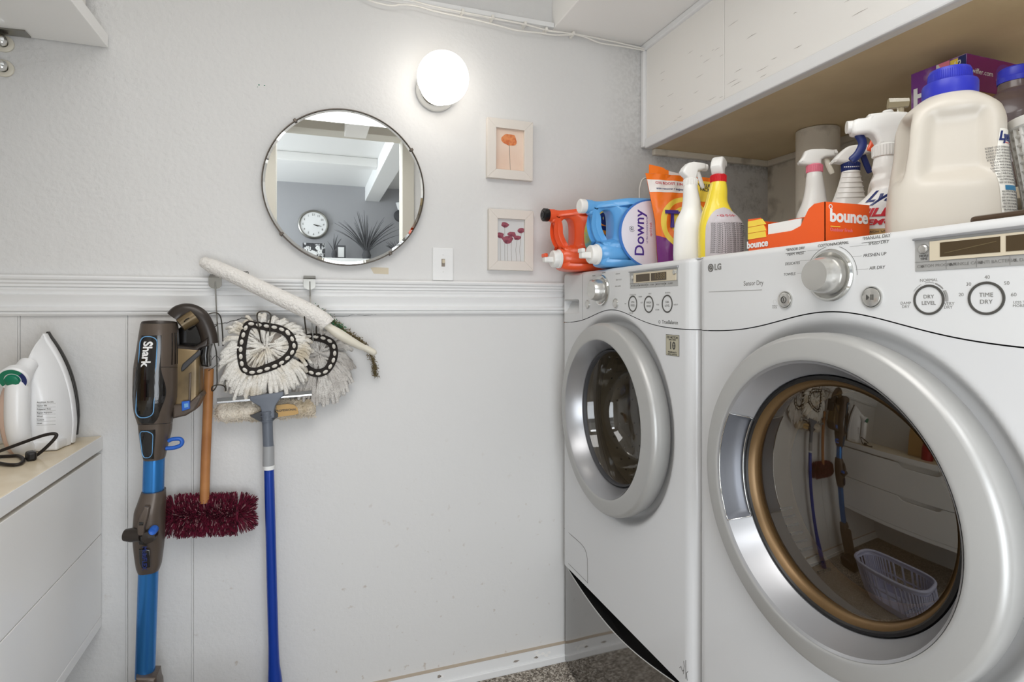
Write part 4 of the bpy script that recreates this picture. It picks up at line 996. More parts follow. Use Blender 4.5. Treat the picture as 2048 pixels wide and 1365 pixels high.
def finish(t, T, DC):
    # cabinet sides, top, back
    e = .030
    MB().box((.0005, MZ0, -.66), (MW-.0005, MZ1-.004, -e)).build('x', 'enamel') if False else None
    b = MB()
    b.box((.0006, MZ0, -.66), (.0035, MZ1-.004, -e), T); b.box((MW-.0035, MZ0, -.66), (MW-.0006, MZ1-.004, -e), T); b.box((.0036, MZ0, -.66), (MW-.0036, MZ1-.004, -.657), T); b.box((.0036, MZ0, -.657), (MW-.0036, MZ0+.003, -e), T)
    b.build('cabinet', 'enamel', t, 0)
    MB().box((.0006, MZ1-.0035, -.66), (MW-.0006, MZ1, -.0125), T).build('top_panel', 'enamel', t, 0, .0015)
    # dark sheet right behind the seam, standing in for the gap's shade
    MB().box((.005, 1.135, -.034), (MW-.005, 1.205, -.032), T).build('seam_shade', 'gasket', t, 0)
# ---- washer
WYL = 1.742; WC = (WYL-1.402, .893)
wa, T, us, sz_, hb, edge = machine('washing_machine', 'white front-loading washer in the corner on a dark pedestal, bottles on top', WYL, WC, .265, 'washing machine')
finish(wa, T, WC)
DU = .158
def hp_w(u, v):
    h = hb(u, v) if v > MZ1-.012 else edge(u)
    if .018 < u < .134 and 1.180 < v < 1.222:           # finger scoop of the detergent drawer
        k = (v-1.180)/.042; s_ = min(1, min(u-.018, .134-u)/.006); h -= .030*s_*(k**.7 if k < .93 else (1-k)/.07)
    return h
def cpanel(name, ua, ub, m_, T, hf, DC, parent, zs_extra=()):
    uu = sorted(set([q for q in us if ua <= q <= ub]+[ua, ub]+[ua+(ub-ua)*i/60 for i in range(61)])); 
    vv = [i/90 for i in range(86)]+[.95, .96, .97, .98, .985, .99, .995, 1]
    def f(u, s_):
        v0 = seamz(u, DC[0])+.0008; v = v0+(MZ1-v0)*s_; return (u, v, hf(u, v)+.0005)
    return MB().grid(f, uu, vv, T).build(name, m_, parent, 50)
cpanel('detergent_drawer', 0, DU, 'enamel2', T, hp_w, WC, wa)
cpanel('control_panel', DU+.0014, MW, 'enamel2', T, hp_w, WC, wa)
MB().box((.03, 1.222, -.028), (.13, 1.226, .0012), T).build('drawer_lip', 'silver', wa, 0, .001)
def TU(T, u, v, w=.0006): return T @ Matrix.Translation((u, v, w))
def ring_btn(T, par, u, v, r, lab, rm='printdark'):
    MB().lathe([(r*.86, .0006), (r*.88, .0016), (r, .0016), (r*1.02, .0006)], TU(T, u, v, 0), 48).build('dial_ring', rm, par, 0)
    if lab: 
        for i, l_ in enumerate(lab): text(l_, r*.36, 'print', TU(T, u, v+(len(lab)-1)*r*.20-i*r*.42, .0008), par, depth=.0001)
def round_btn(T, par, u, v, r):
    MB().lathe([(r*1.16, .0005), (r*1.14, .003), (r*1.04, .003), (r*1.0, .001)], TU(T, u, v, 0), 40).build('bezel', 'chrome', par, 30)
    return MB().lathe([(r*1.0, .0006), (r*.96, .004), (r*.7, .0052), (0, .0056)], TU(T, u, v, 0), 40).build('button', 'satin', par, 30)
def knob(T, par, u, v, R):
    MB().lathe([(R*1.04, .0005), (R*1.05, .004), (R*1.0, .007), (R*.93, .007), (R*.80, .003), (R*.76, .002)], TU(T, u, v, 0), 64).build('knob_bezel', 'chrome', par, 30)
    MB().lathe([(R*.76, .001), (R*.73, .020), (R*.66, .030), (R*.62, .034), (R*.60, .036), (R*.25, .0365), (0, .0365)], TU(T, u, v, 0), 64).build('knob', 'satin', par, 30)
def uv(px, py, yl): p = at(px, py, X=FX); return yl-p.y, p.z
k = uv(1203, 578, WYL); knob(T, wa, k[0]+.004, 1.249, .043)
for px, py in ((1176, 609), (1232, 607)):
    k = uv(px, py, WYL); round_btn(T, wa, k[0], k[1], .0125)
for px, py, lab in ((1266, 608, ('SPIN', 'SPEED')), (1298, 609, ('WASH', 'RINSE')), (1335, 608, ('SOIL', 'LEVEL'))):
    k = uv(px, py, WYL); ring_btn(T, wa, k[0], k[1], .021, lab)
for px, py, s_ in ((1188, 552, 'WHITES'), (1208, 546, 'NORMAL'), (1183, 561, 'COTTON'), (1181, 568, 'DELICATES'), (1180, 578, 'WOOL'), (1236, 548, 'SANITARY'), (1238, 560, 'HEAVY DUTY'), (1236, 573, 'SPEED WASH'), (1266, 590, 'COLD/COLD'), (1300, 588, 'HIGH'), (1336, 586, 'NORMAL'), (1281, 594, 'WARM'), (1284, 606, 'HOT'), (1316, 610, 'MAX'), (1352, 610, 'HEAVY'), (1262, 627, 'CUSTOM'), (1315, 620, 'EXTRA'), (1251, 608, 'TAP')):
    k = uv(px, py, WYL); text(s_, .0052, 'print', TU(T, k[0], k[1]), wa, depth=.0001)
k = uv(1337, 645, WYL); text('TrueBalance', .0125, 'printdark', TU(T, k[0]+.006, k[1]), wa, depth=.0001, bold=.008)
MB().lathe([(.0026, .0002), (.0040, .0002), (.0040, .0006), (.0026, .0006)], TU(T, k[0]-.036, k[1], 0), 16).build('emblem', 'printdark', wa, 0)
def display(T, par, yl, u0, u1, z0, z1, scr, labs, bt):
    h = z1-z0
    MB().box((u0, z0, .0002), (u1, z1, .0016), T).build('display_plate', 'silver', par, 0, .0006)
    MB().prism([(u0-.002, z1-.001), (u1+.002, z1-.001), (u1+.002, z1+.0042), (u0-.002, z1+.0022)], -.001, .0052, T).build('display_hood', 'silver_in', par, 0, .001)
    MB().box((u0+(.02 if bt else .01), z0+h*.30, .0014), (u1-.006, z1-.004, .0030), T).build('display_window', 'beige', par, 0, .0004)
    for a, b, c_, d in scr: MB().box((a, c_, .0028), (b, d, .0034), T).build('screen', 'lcd', par, 0)
    for i, l_ in enumerate(labs):
        x = u0+.010+(u1-u0-.02)*i/len(labs); w_ = (u1-u0-.02)/len(labs)
        MB().disc((x, z0+h*.15, .0019), .0018, T, 12).build('mark', 'printdark', par, 0)
        text(l_, .0056, 'print', T @ Matrix.Translation((x+w_*.50, z0+h*.15, .0019)), par, depth=.0001)
        if i: MB().box((x-.0055, z0+.001, .0015), (x-.0050, z0+h*.27, .0020), T).build('rule_line', 'print', par, 0)
    MB().box((u0, z0+h*.29, .0015), (u1, z0+h*.30, .0022), T).build('rule_line', 'print', par, 0)
a = uv(1262, 553, WYL); b = uv(1357, 565, WYL)
u0, u1 = a[0]-.003, b[0]; zz0, zz1 = 1.2495, 1.292
display(T, wa, WYL, u0, u1, zz0, zz1, [(u0+.033, u0+.095, zz0+.0155, zz1-.008), (u0+.101, u0+.165, zz0+.0155, zz1-.008)], ['TUB CLEAN', 'RINSE+SPIN', 'STAIN', 'DELAY WASH', 'ALARM'], True)
text('13:88', .021, 'lcdseg', T @ Matrix.Translation((u0+.138, zz0+.025, .0036)), wa, depth=.0001)
round_btn(T, wa, u0+.013, zz0+.027, .006); round_btn(T, wa, u1-.012, zz0+.032, .006)
# sticker
a = uv(1333, 670, WYL); b = uv(1358, 713, WYL); cu_, cv_ = (a[0]+b[0])/2, (a[1]+b[1])/2
st = MB().box((cu_-.0255, cv_-.0245, .0002), (cu_+.0255, cv_+.0245, .0008), T).build('warranty_sticker', 'printdark', wa, 0)
MB().box((cu_-.0245, cv_-.0235, .0006), (cu_+.0245, cv_+.0235, .0010), T).build('sticker_face', mat('champagne_foil', L(186, 180, 158), .35, .3), st, 0)
for s_, y, sz in (('DD MOTOR', .0180, .0080), ('DIRECT DRIVE', .0128, .0042), ('10', -.0015, .0245), ('YEAR', -.0010, .0044), ('WARRANTY', -.0165, .0060), ('LIMITED ON MOTOR', -.0212, .0038)):
    text(s_, sz, 'printdark', TU(T, cu_+(.0062 if s_ == 'YEAR' else 0), cv_+y, .0012), st, depth=.0001, bold=.02 if s_ != '10' else .03)
# drain hatch
a = uv(1128, 1058, WYL); hq = [(.018, .463), (.150, .463), (.176, .448), (.190, .425), (.192, .352)]
hm_ = MB(); hm_.tube([(u, v, edge(u)+.0003) for u, v in [(.018, .463)]+bez([(.10, .463), (.165, .463), (.185, .452), (.190, .430), (.191, .362)], 5)[0:] and [(.018,.463),(.08,.463),(.15,.463),(.172,.458),(.184,.448),(.190,.432),(.1915,.40),(.192,.360)]], .0009, 5, T)
hm_.tube([(.055, .3615, .0003), (.192, .3615, .0003)], .0007, 5, T)
hm_.build('drain_hatch_seam', 'print', wa, 0)
rn = MB()
for k_ in range(5): rn.ball((.003+.004*k_, 1.149+.0012*(k_ % 2), edge(.003+.004*k_)+.0004), .0024-.0003*k_, T, 8)
rn.build('rust_chip', 'wood', wa, 0)
sc_ = MB()
for pts in ([(.664, .372), (.667, .392), (.665, .402)], [(.672, .366), (.672, .408)], [(.676, .365), (.674, .380), (.678, .386)], [(.650, .378), (.655, .384), (.660, .376), (.664, .380)]):
    sc_.tube([(u, v, edge(u)+.0003) for u, v in pts], .0006, 4, T)
sc_.build('scratch', 'printdark', wa, 0)
def door(T, t, DC, washer):
    c = T @ Matrix.Translation((DC[0], DC[1], 0)); N = 128
    if washer: pr = [(.243, -.022), (.258, -.012), (.2640, .008), (.2640, .026), (.2615, .034), (.2560, .0385), (.2540, .0392), (.2250, .0445), (.2210, .0449), (.2180, .0445), (.216, .043)]; inn = [(.216, .044), (.2125, .040), (.200, .012), (.192, -.006), (.190, -.014)]
    else: pr = [(.243, -.022), (.260, -.012), (.2665, .008), (.2665, .028), (.2640, .036), (.2585, .0405), (.2565, .0412), (.2300, .0460), (.2265, .0464), (.2235, .0460), (.2215, .0445)]; inn = [(.2215, .0455), (.218, .042), (.206, .012), (.1985, .000), (.197, -.010)]
    dr = MB().lathe(pr, c, N).build('door', 'silver', t, 40)
    if washer: MB().lathe(inn, c, N).build('inner_bevel', 'silver_in', dr, 40)
    else: MB().lathe(inn[:1]+[(.2175, .0420)], c, N).lathe([(.2175, .042), (.206, .015), (.1985, .002)], c, N, PI+.47, 3*PI-.51).lathe([(.1985, .002), (.197, -.010)], c, N).build('inner_bevel', 'silver_in', dr, 40)
    return dr, c
dr, c = door(T, wa, WC, True)
MB().lathe([(.191, -.012), (.187, -.002), (.183, -.006), (.182, -.014)], c, 96).build('glass_rim', 'gasket', dr, 40)
MB().lathe([(.186, -.008), (.180, -.016), (.172, -.050), (.160, -.090), (.140, -.118), (.100, -.134), (.05, -.140), (0, -.141)], c, 96).build('glass_bowl', 'glassclear', dr, 60)
MB().lathe([(.226, -.024), (.215, -.030), (.200, -.034), (.196, -.060), (.205, -.075), (.215, -.080)], c, 96).build('door_gasket', 'gasket', wa, 50)
dm = MB().lathe([(.214, -.080), (.235, -.084), (.245, -.10), (.245, -.46), (.22, -.47), (0, -.48)], c, 72).build('drum', 'drum', wa, 40)
hol = MB()
random.seed(1)
for i in range(40):
    a = 2*PI*i/40
    if i % 7 == 0: continue
    for j in range(11):
        d = -.13-.028*j; n_ = Vector((-math.cos(a), -math.sin(a), 0)); p = Vector((.2443*math.cos(a), .2443*math.sin(a), d))
        tx = Vector((-math.sin(a), math.cos(a), 0)); hol.add([p+tx*.004*math.cos(k*PI/3)+Vector((0, 0, .004*math.sin(k*PI/3))) for k in range(6)], [(0,1,2,3,4,5)], c)
stuff(hol.build('drum_holes', 'blackpl', wa, 0))
for k in range(3):
    a = .5+k*2*PI/3; MB().tube([(.232*math.cos(a), .232*math.sin(a), -.12), (.225*math.cos(a+.05), .225*math.sin(a+.05), -.45)], .022, 12, c).build('drum_paddle', 'drum', wa, 60)
# ---- dryer
DYL = 1.034; DC = (DYL-.688, .893)
dy, T, us, sz_, hb, edge = machine('tumble_dryer', 'white front-loading dryer at right with dark round glass door, bottles on top', DYL, DC, .27, 'dryer')
finish(dy, T, DC)
def hp_d(u, v): return hb(u, v) if v > MZ1-.012 else edge(u)
cpanel('control_panel', 0, MW, 'enamel2', T, hp_d, DC, dy)
K = lambda px, py: uv(px, py, DYL)
k = K(1664, 550); ku, kv = DYL-.693, 1.2515; knob(T, dy, ku, kv, .0405)
for a0, a1 in ((100, 182), (-2, 72)):
    MB().tube([(0.0475*math.cos(math.radians(a)), 0.0475*math.sin(math.radians(a)), .0005) for a in range(a0, a1+1, 4)], .0004, 4, TU(T, ku, kv, 0)).build('dial_arc', 'printdark', dy, 0)
for px, py, s_, al, sz, ux in ((1610, 496, '*SENSOR DRY', 'RIGHT', .0068, (1572, 1612, 502)), (1608, 506, 'PERM. PRESS', 'RIGHT', .0068, None), (1600, 526, 'DELICATES', 'RIGHT', .0068, None), (1591, 548, 'TOWELS', 'RIGHT', .0068, None),
        (1666, 489, 'COTTON/NORMAL', 'CENTER', .0068, None), (1725, 478, '*MANUAL DRY', 'LEFT', .0068, (1724, 1776, 484)), (1737, 488, 'SPEED DRY', 'LEFT', .0068, None), (1727, 512, 'FRESHEN UP', 'LEFT', .0068, None), (1739, 537, 'AIR DRY', 'LEFT', .0068, None)):
    k = K(px, py); text(s_, sz, 'printdark', TU(T, k[0], k[1]), dy, al, shear=.15, depth=.0001, space=.96)
    if ux:
        a = K(ux[0], ux[2]); b = K(ux[1], ux[2]); MB().box((a[0], k[1]-.0065, .0004), (b[0], k[1]-.0061, .0009), T).build('rule_line', 'printdark', dy, 0)
for a, b in (((1615, 502), (1640, 501)), ((1600, 522), (1622, 521)), ((1595, 547), (1611, 546)), ((1735, 490), (1700, 494)), ((1724, 512), (1703, 513)), ((1737, 538), (1712, 540))):
    a, b = K(*a), K(*b); MB().tube([(a[0], a[1], .0005), (b[0], (a[1]+b[1])/2, .0005)], .00022, 4, T).build('leader_line', 'print', dy, 0)
# logo: circle emblem and letters; Sensor Dry with its line
k = K(1422, 536)
MB().lathe([(.0068, .0003), (.0083, .0003), (.0083, .0012), (.0068, .0012)], TU(T, k[0], k[1], 0), 32).build('emblem', 'printdark', dy, 0)
MB().disc((0, 0, .0008), .0068, TU(T, k[0], k[1], 0), 28).build('emblem_fill', 'satin', dy, 0)
text('G', .011, 'printdark', TU(T, k[0], k[1], .0012), dy, depth=.0001, bold=.02)
text('LG', .0175, 'print', TU(T, k[0]+.0225, k[1], .0009), dy, depth=.0003, bold=.03)
k = K(1507, 567); text('Sensor Dry', .0128, 'print', TU(T, k[0], k[1]), dy, depth=.0001, bold=.012, wide=.86)
a, b = K(1418, 584), K(1524, 576); MB().box((a[0], a[1]-.001, .0003), (b[0], a[1]+.0005, .0008), T).build('rule_line', 'silver', dy, 0)
for px, py, r in ((1572, 600, .0135), (1745, 595, .0145)):
    k = K(px, py); o = round_btn(T, dy, k[0], k[1], r)
    if px < 1600:
        MB().lathe([(.0050, .0053), (.0060, .0053), (.0060, .0064), (.0050, .0064)], TU(T, k[0], k[1], 0), 24).build('power_mark', 'printdark', dy, 0); MB().box((-.0006, -.003, .0055), (.0006, .003, .0066), TU(T, k[0], k[1], 0)).build('power_mark', 'printdark', dy, 0)
    else:
        MB().prism([(-.0055, .004), (-.0055, -.004), (-.001, 0)][::-1], .005, .0064, TU(T, k[0], k[1], 0)).build('play_mark', 'printdark', dy, 0)
        for d_ in (.0015, .0045): MB().box((d_, -.004, .005), (d_+.0011, .004, .0064), TU(T, k[0], k[1], 0)).build('pause_mark', 'printdark', dy, 0)
k = K(1550, 604); MB().lathe([(.0028, .0003), (.0036, .0003), (.0036, .0007)], TU(T, k[0], k[1], 0), 16).build('lock_mark', 'print', dy, 0); text('CHILD\nLOCK', .0042, 'print', TU(T, k[0], k[1]-.009), dy, depth=.0001)
ring_btn(T, dy, *K(1858, 600), .0203, ('DRY', 'LEVEL')); ring_btn(T, dy, *K(1973, 597), .0205, ('TIME', 'DRY'))
for px, py, s_, sz in ((1858, 561, 'NORMAL', .0058), (1812, 607, 'DAMP', .0056), (1812, 614, 'DRY', .0056), (1899, 608, 'VERY', .0056), (1897, 615, 'DRY', .0056), (1975, 555, '40', .0062), (1938, 569, '30', .0062), (2014, 567, '50', .0062), (1923, 590, '20', .0062), (2028, 590, '60', .0062), (2046, 605, 'LESS TIME', .0045), (2038, 612, 'MORE', .0045)):
    k = K(px, py); text(s_, sz, 'print', TU(T, k[0], k[1]), dy, depth=.0001)
k = K(1858, 600)
for a0, a1, r in ((72, 105, .0004), (38, 68, .0009), (-5, 30, .0019), (115, 150, .00025)):
    MB().tube([(.0235*math.cos(math.radians(a)), .0235*math.sin(math.radians(a)), .0005) for a in range(a0, a1+1, 5)], r, 4, TU(T, k[0], k[1], 0)).build('level_arc', 'print', dy, 0)
a = K(1832, 495); u0 = a[0]; u1 = MW-.055; z0_, z1_ = 1.2495, 1.293
display(T, dy, DYL, u0, u1, z0_, z1_, [(u0+.034, u0+.104, z0_+.0175, z1_-.007), (u0+.110, u1-.012, z0_+.0175, z1_-.007)], ['CUSTOM PROGRAM', 'WRINKLE CARE', 'ANTI BACTERIAL', 'DAMP DRY'], True)
round_btn(T, dy, u0+.012, z0_+.030, .0062)
text('MORE\nTIME', .0046, 'printdark', TU(T, u0+.012, z0_+.0185, .0020), dy, depth=.0001)
sg = MB()
for i in range(3): sg.tube([(u0+.04+i*.02, z0_+.022+i*.003, .0036), (u0+.06+i*.02, z0_+.025+i*.003, .0036)], .0004, 4, T)
sg.build('screen_marks', 'lcdseg', dy, 0)
dr, c = door(T, dy, DC, False)
# finger recess in the bevel on the left
hs = MB()
def fh(u, v):
    a = PI+(v-.5)*.98-.02; r0, r1 = .1985, .2175; r = r0+(r1-r0)*u; e = min(u, 1-u, ); e2 = min(v, 1-v)
    dpt = .020*min(1, e/.18)*min(1, e2/.06)
    return (r*math.cos(a), r*math.sin(a), (.002+(.040)*u)+.0015-dpt)
hs.grid(fh, [i/12 for i in range(13)], [i/50 for i in range(51)], c).build('handle_recess', mat('recess_grey', L(120, 122, 128), .35, .4), dr, 50)
rp = [((.1985+(.0190)*u)*1., PI+(v-.5)*.98-.02, .002+.040*u+.0018) for u, v in [(0, i/20) for i in range(21)]+[(i/4, 1) for i in range(1, 5)]+[(1, 1-i/20) for i in range(1, 21)]+[(1-i/4, 0) for i in range(1, 4)]]
MB().tube([(r*math.cos(a), r*math.sin(a), w) for r, a, w in rp], .0012, 6, c, closed=True).build('recess_rim', 'chrome', dr, 60)
MB().lathe([(.1985, -.008), (.196, .002), (.1915, .003), (.1890, .000)], c, 96).build('glass_rim', 'blackpl', dr, 40)
MB().lathe([(.1890, .000), (.1865, -.010), (.1800, -.016), (.1755, -.016)], c, 96).build('gold_reflection', mat('gold_reflection', L(112, 88, 58), .35, .5), dr, 50)  # added brown ring; its colour paints light reflected inside the door
SAG = .013; prof_ = [(.178*i/30, -.013+SAG*(1-(i/30)**2)) for i in range(30, -1, -1)]
MB().lathe(prof_, c, 120).build('glass_dome', 'glassdark', dr, 70)
MB().lathe([(.180, -.017), (.176, -.03), (.170, -.075), (.165, -.080)], c, 96).build('inner_ring', mat('amber_ring', L(235, 205, 150), .3, .4), dr, 50)
gm = MB()
for a in [math.radians(x) for x in list(range(206, 250, 5))+list(range(300, 322, 5))]:
    gm.tube([(.1735*math.cos(a), .1735*math.sin(a), -.045), (.170*math.cos(a), .170*math.sin(a), -.070)], .0030, 6, c)
stuff(gm.build('vent_slots', 'blackpl', dr, 0))
MB().lathe([(.226, -.024), (.20, -.06), (.205, -.085), (.215, -.09)], c, 96).build('door_seal', 'gasket', dy, 50)
MB().lathe([(.214, -.09), (.29, -.10), (.29, -.70), (.25, -.72), (0, -.73)], c, 72).build('drum', 'drum2', dy, 40)
# ---- pedestals
def pedestal(yl, label):
    T = frame((FX, yl, 0), (0,-1,0), (0,0,1), (-1,0,0))
    t = thing('machine_pedestal', label, 'pedestal', (FX+.4, yl-MW/2, 0))
    MB().box((.001, .004, -.65), (MW-.001, .336, -.055), T).build('carcass', 'pedblack', t, 0, .002)
    MB().box((.001, .335, -.65), (MW-.001, .3438, -.012), T).build('top_plate', 'gasket', t, 0, .002)
    zt = lambda u: .336-.044*math.sin(PI*max(0, min(1, u/MW)))**1.3
    N = 60; U = [MW*i/N for i in range(N+1)]
    b = MB()
    def g(u, s_): return (u, .012+(zt(u)-.012)*s_, -.004-.010*(2*u/MW-1)**6)
    b.grid(g, U, [i/20 for i in range(21)], T)
    b.grid(lambda u, s_: (u, .012+(zt(u)-.012), -.004-.010*(2*u/MW-1)**6-.05*s_), U, [0, .3, 1], T)
    b.grid(lambda s_, v: (0, .012+.324*v, -.014-.05*s_), [0, 1], [0, 1], T); b.grid(lambda s_, v: (MW, .012+.324*v, -.014-.05*s_), [0, 1], [0, 1], T)
    b.build('drawer_front', 'pedestal', t, 40)
    MB().tube([(u, zt(u)+.0005, -.0045-.010*(2*u/MW-1)**6) for u in U], .0022, 8, T).build('drawer_edge', 'chrome', t, 60)
pedestal(WYL, 'glossy dark drawer pedestal with a curved handle gap under the corner washer')
pedestal(DYL, 'glossy dark drawer pedestal under the right-hand dryer, hardly in view')
# ================================================================ ON THE MACHINES
ZT = MZ1+.0006
# ---- two tap bottles lying on their backs, caps towards the room
def tapbottle(name, label, px0, pxL, Y, m_, capm, lab):
    """side profile facing the camera; x runs to the right (world +x), y up"""
    x0 = px0
    t = thing(name, label, 'bottle', (x0+.15, Y, ZT))
    T = frame((x0, Y, ZT), (1,0,0), (0,0,1), (0,-1,0))
    out = spl([(.030,.158),(.030,.190),(.060,.192),(.105,.196),(.16,.203),(.22,.205),(.278,.200),(.290,.185),(.292,.10),(.290,.02),(.278,.004),(.20,.002),(.14,.002),(.095,.004),(.066,.010),(.060,.030),(.062,.062),(.066,.078),(.058,.092),(.047,.115),(.045,.140),(.040,.152)], 5)
    fx = lambda P: [(x*.82 if x < .12 else .0984+(x-.12)*1.127, y) for x, y in P]
    hole = spl([(.078,.165),(.064,.150),(.060,.125),(.068,.100),(.086,.082),(.104,.080),(.114,.092),(.116,.125),(.112,.155),(.098,.168)], 5)
    def wp(p):                                  # the neck and the grip are slimmer than the body
        x, y, z = p
        k = .27+.73*max(0, min(1, (x-.070)/.06))
        if y < .075: k = max(k, .55+.45*max(0, min(1, (x-.05)/.06)))
        return Vector((x, y, z*k))
    plate('bottle_body', fx(out), [fx(hole)], .115, .021, m_, T, t, wp, 5, 60)
    # shoulder bulge around the tap
    MB().lathe([(.0, -.002), (.026, -.002), (.0295, .003), (.034, .012), (.040, .035), (.044, .07), (.043, .11), (.030, .16), (.004, .20)], T @ frame((.050, .046, .008), (0,0,1), (0,1,0), (1,.02,0)), 36).build('shoulder', m_, t, 60)
    MB().lathe([(0, .0), (.024, 0), (.0265, .003), (.0270, .018), (.0295, .020), (.0295, .026), (.024, .026)], T @ frame((.024, .040, .008), (0,0,1), (0,1,0), (1,.02,0)), 36).build('tap_collar', 'bottlewhite', t, 40)
    MB().box((-.004, .028, -.004), (.026, .046, .020), T).build('spout', 'bottlewhite', t, 0, .004)
    MB().box((-.006, .044, -.006), (.006, .056, .022), T).build('press_button', 'orange' if m_ == 'orange' else 'bottlewhite', t, 0, .003)
    MB().tube([T @ Vector(p) for p in ((.034,.177,0), (.016,.177,0))], .0195, 28).build('vent_neck', m_, t, 40)
    MB().tube([T @ Vector(p) for p in ((.016,.177,0), (.012,.177,0), (-.001,.177,0), (-.004,.177,0))], [.0185, .0205, .0205, .017], 28).build('vent_cap', capm, t, 40)
    return t, T
# the plane where the tide-like bottle stands: further back
t, T = tapbottle('detergent_bottle', 'orange detergent dispenser bottle lying nearest the back wall, tap over the washer edge', at(1085, 430, Y=1.63).x+.004, 0, 1.63, 'orange', 'blackpl', 0)
MB().lathe([(.006, .0), (.009, .002), (.012, .002), (.012, .0)], T @ frame((-.0045, .177, 0), (0,0,1), (0,1,0), (-1,0,0)), 24).build('cap_ring', 'gasket', t)
lb = spl([(.150,.19),(.125,.165),(.112,.13),(.112,.09),(.125,.055),(.155,.02),(.21,.015),(.27,.02),(.285,.10),(.27,.188),(.21,.196)], 5)
MB().prism(lb, .0576, .0584, T).build('label', mat('printed_label', L(150, 200, 190), .4, var=(26, L(226, 208, 90), .42, .58)), t, 0)
MB().prism(spl([(.19,.175),(.158,.13),(.155,.10),(.17,.05),(.24,.04),(.25,.17)], 4), .0585, .0588, T).build('label', mat('swirl_label', L(240, 150, 50), .4, var=(18, L(200, 40, 60), .5, .6)), t, 0)
text('Tide', .085, 'navy', T @ frame((.178, .105, .0590), (0,1,0), (-1,0,0), (0,0,1)), t, bold=.035, shear=.15)
t, T = tapbottle('softener_bottle', 'blue fabric softener dispenser bottle with a white oval label, lying before the orange one', at(1158, 415, Y=1.455).x+.004, 0, 1.455, 'blueb', 'bottlewhite', 0)
ov = [(.199+.100*math.cos(a), .100+.094*math.sin(a)) for a in [2*PI*k/60 for k in range(60)]]
def clipx(P, xm): return [(min(x, xm), y) for x, y in P]
MB().prism(clipx([(.199+(x-.199)*1.09, .100+(y-.1)*1.045) for x, y in ov], .272), .0574, .0580, T).build('label_border', 'blueb2', t, 0)
MB().prism(clipx(ov, .2715), .0581, .0585, T).build('label', 'lblwhite', t, 0)
text('Downy', .043, 'purple', T @ frame((.158, .100, .0588), (0,1,0), (-1,0,0), (0,0,1)), t, bold=.012, space=1.02, wide=1.02)
for i in range(2):
    MB().tube([(.0, .0, 0)]+[(r*math.cos(a), r*math.sin(a), 0) for r, a in [(.0018+.0022*j/8*(i+1), j*.8) for j in range(8+i*8)]], .0005, 4, T @ Matrix.Translation((.132, .112, .0590))).build('swirl_mark', 'printdark', t, 0)
text('ULTRA CONCENTRATED', .0068, 'purple', T @ frame((.182, .110, .0588), (0,1,0), (-1,0,0), (0,0,1)), t, depth=.0001)
text('april fresh', .010, 'redink', T @ frame((.194, .112, .0588), (0,1,0), (-1,0,0), (0,0,1)), t, depth=.0001)
# ---- wire loop standing behind
P = [at(x, y, Y=1.68) for x, y in ((1279, 395), (1280, 375), (1284, 361), (1292, 356), (1302, 360), (1308, 380), (1309, 400))]
o = MB().tube(bez([Vector((P[0].x, 1.68, ZT+.002))]+P+[Vector((P[-1].x, 1.68, ZT+.002))], 6), .0028, 8).build('wire_handle', 'cable', None, 60)
tag(o, 'thin white wire loop sticking up between the softener bottle and the orange pouch', 'wire')
# ---- pouch
def pp_(px, py): return at(px, py, Y=1.335-.0)
pc = at(1330, 522, Y=1.335)
t = thing('detergent_pouch', 'shiny orange and purple stand-up pouch of laundry packs next to the blue bottle', 'pouch', (.90, 1.335, ZT))
PX0, PX1 = at(1318, 440, Y=1.335).x, at(1424, 440, Y=1.335).x
yax = Vector((1, -.05, 0)).normalized()
PH = at(1300, 345, Y=1.335).z-ZT
PWd = (PX1-PX0)+.03; Tp = frame((PX0-.018, 1.345, ZT), yax, (0,0,1), (-.05,-1,0))
def pouch_fn(side_):
    def fn(u, v):
        x = PWd*(u+(.5-u)*.10*(1-abs(2*v-1))); e = max(0, 1-(2*u-1)**4)
        bul = .034*e*(1-v)**.55*min(1, v/.04+.45)*(1 if v < .78 else max(0, (1-v)/.22))
        x += .018*(v)*(-1 if u < .5 else .3)*abs(2*u-1)+.02*(1-v)*(1 if u < .5 else -.3)*abs(2*u-1)
        z = side_*(bul+.0008)+side_*.0035*math.sin(14*u+9*v)*e*(1-v)+side_*.002*math.sin(31*u-17*v)*e
        return (x, PH*v, z)
    return fn
def band(name, m_, u0, u1, v0, v1, off=0, nu=40, nv=40):
    f = pouch_fn(1)
    def g(u, v): p = f(u, v); return (p[0], p[1], p[2]+off)
    return MB().grid(g, [u0+(u1-u0)*i/nu for i in range(nu+1)], [v0+(v1-v0)*i/nv for i in range(nv+1)], Tp).build(name, m_, t, 60)
band('front_film', 'orangefilm', 0, 1, 0, 1)
MB().grid(pouch_fn(-1), [i/30 for i in range(31)], [i/30 for i in range(31)], Tp).build('back_film', 'orangefilm', t, 60)
def purp(u, v): f = pouch_fn(1); vv = v*(.36-.10*math.sin(u*3.0+.2)+.06*(1-u)*0); p = f(u, vv); return (p[0], p[1], p[2]+.0006)
MB().grid(purp, [i/40 for i in range(41)], [i/24 for i in range(25)], Tp).build('purple_print', 'purplefilm', t, 60)
band('header_strip', 'whitefilm', .0, .62, .80, .935, .0008)
band('header_panel', 'yellow', .62, .985, .72, .955, .0010)
MB().grid(lambda u, v: (PWd*(-.02+.30*u)-.004, PH*(1.0+(.045+.05*(1-u)**.5*(1 if u < .8 else .4))*v), .001), [i/12 for i in range(13)], [0, 1], Tp).build('torn_top', 'orangefilm', t, 0)
MB().grid(lambda u, v: (PWd*(.22+.6*u), PH*(.985+.07*(1-u)*v), -.006), [i/12 for i in range(13)], [0, 1], Tp).build('back_top', 'whitefilm', t, 0)
f = pouch_fn(1)
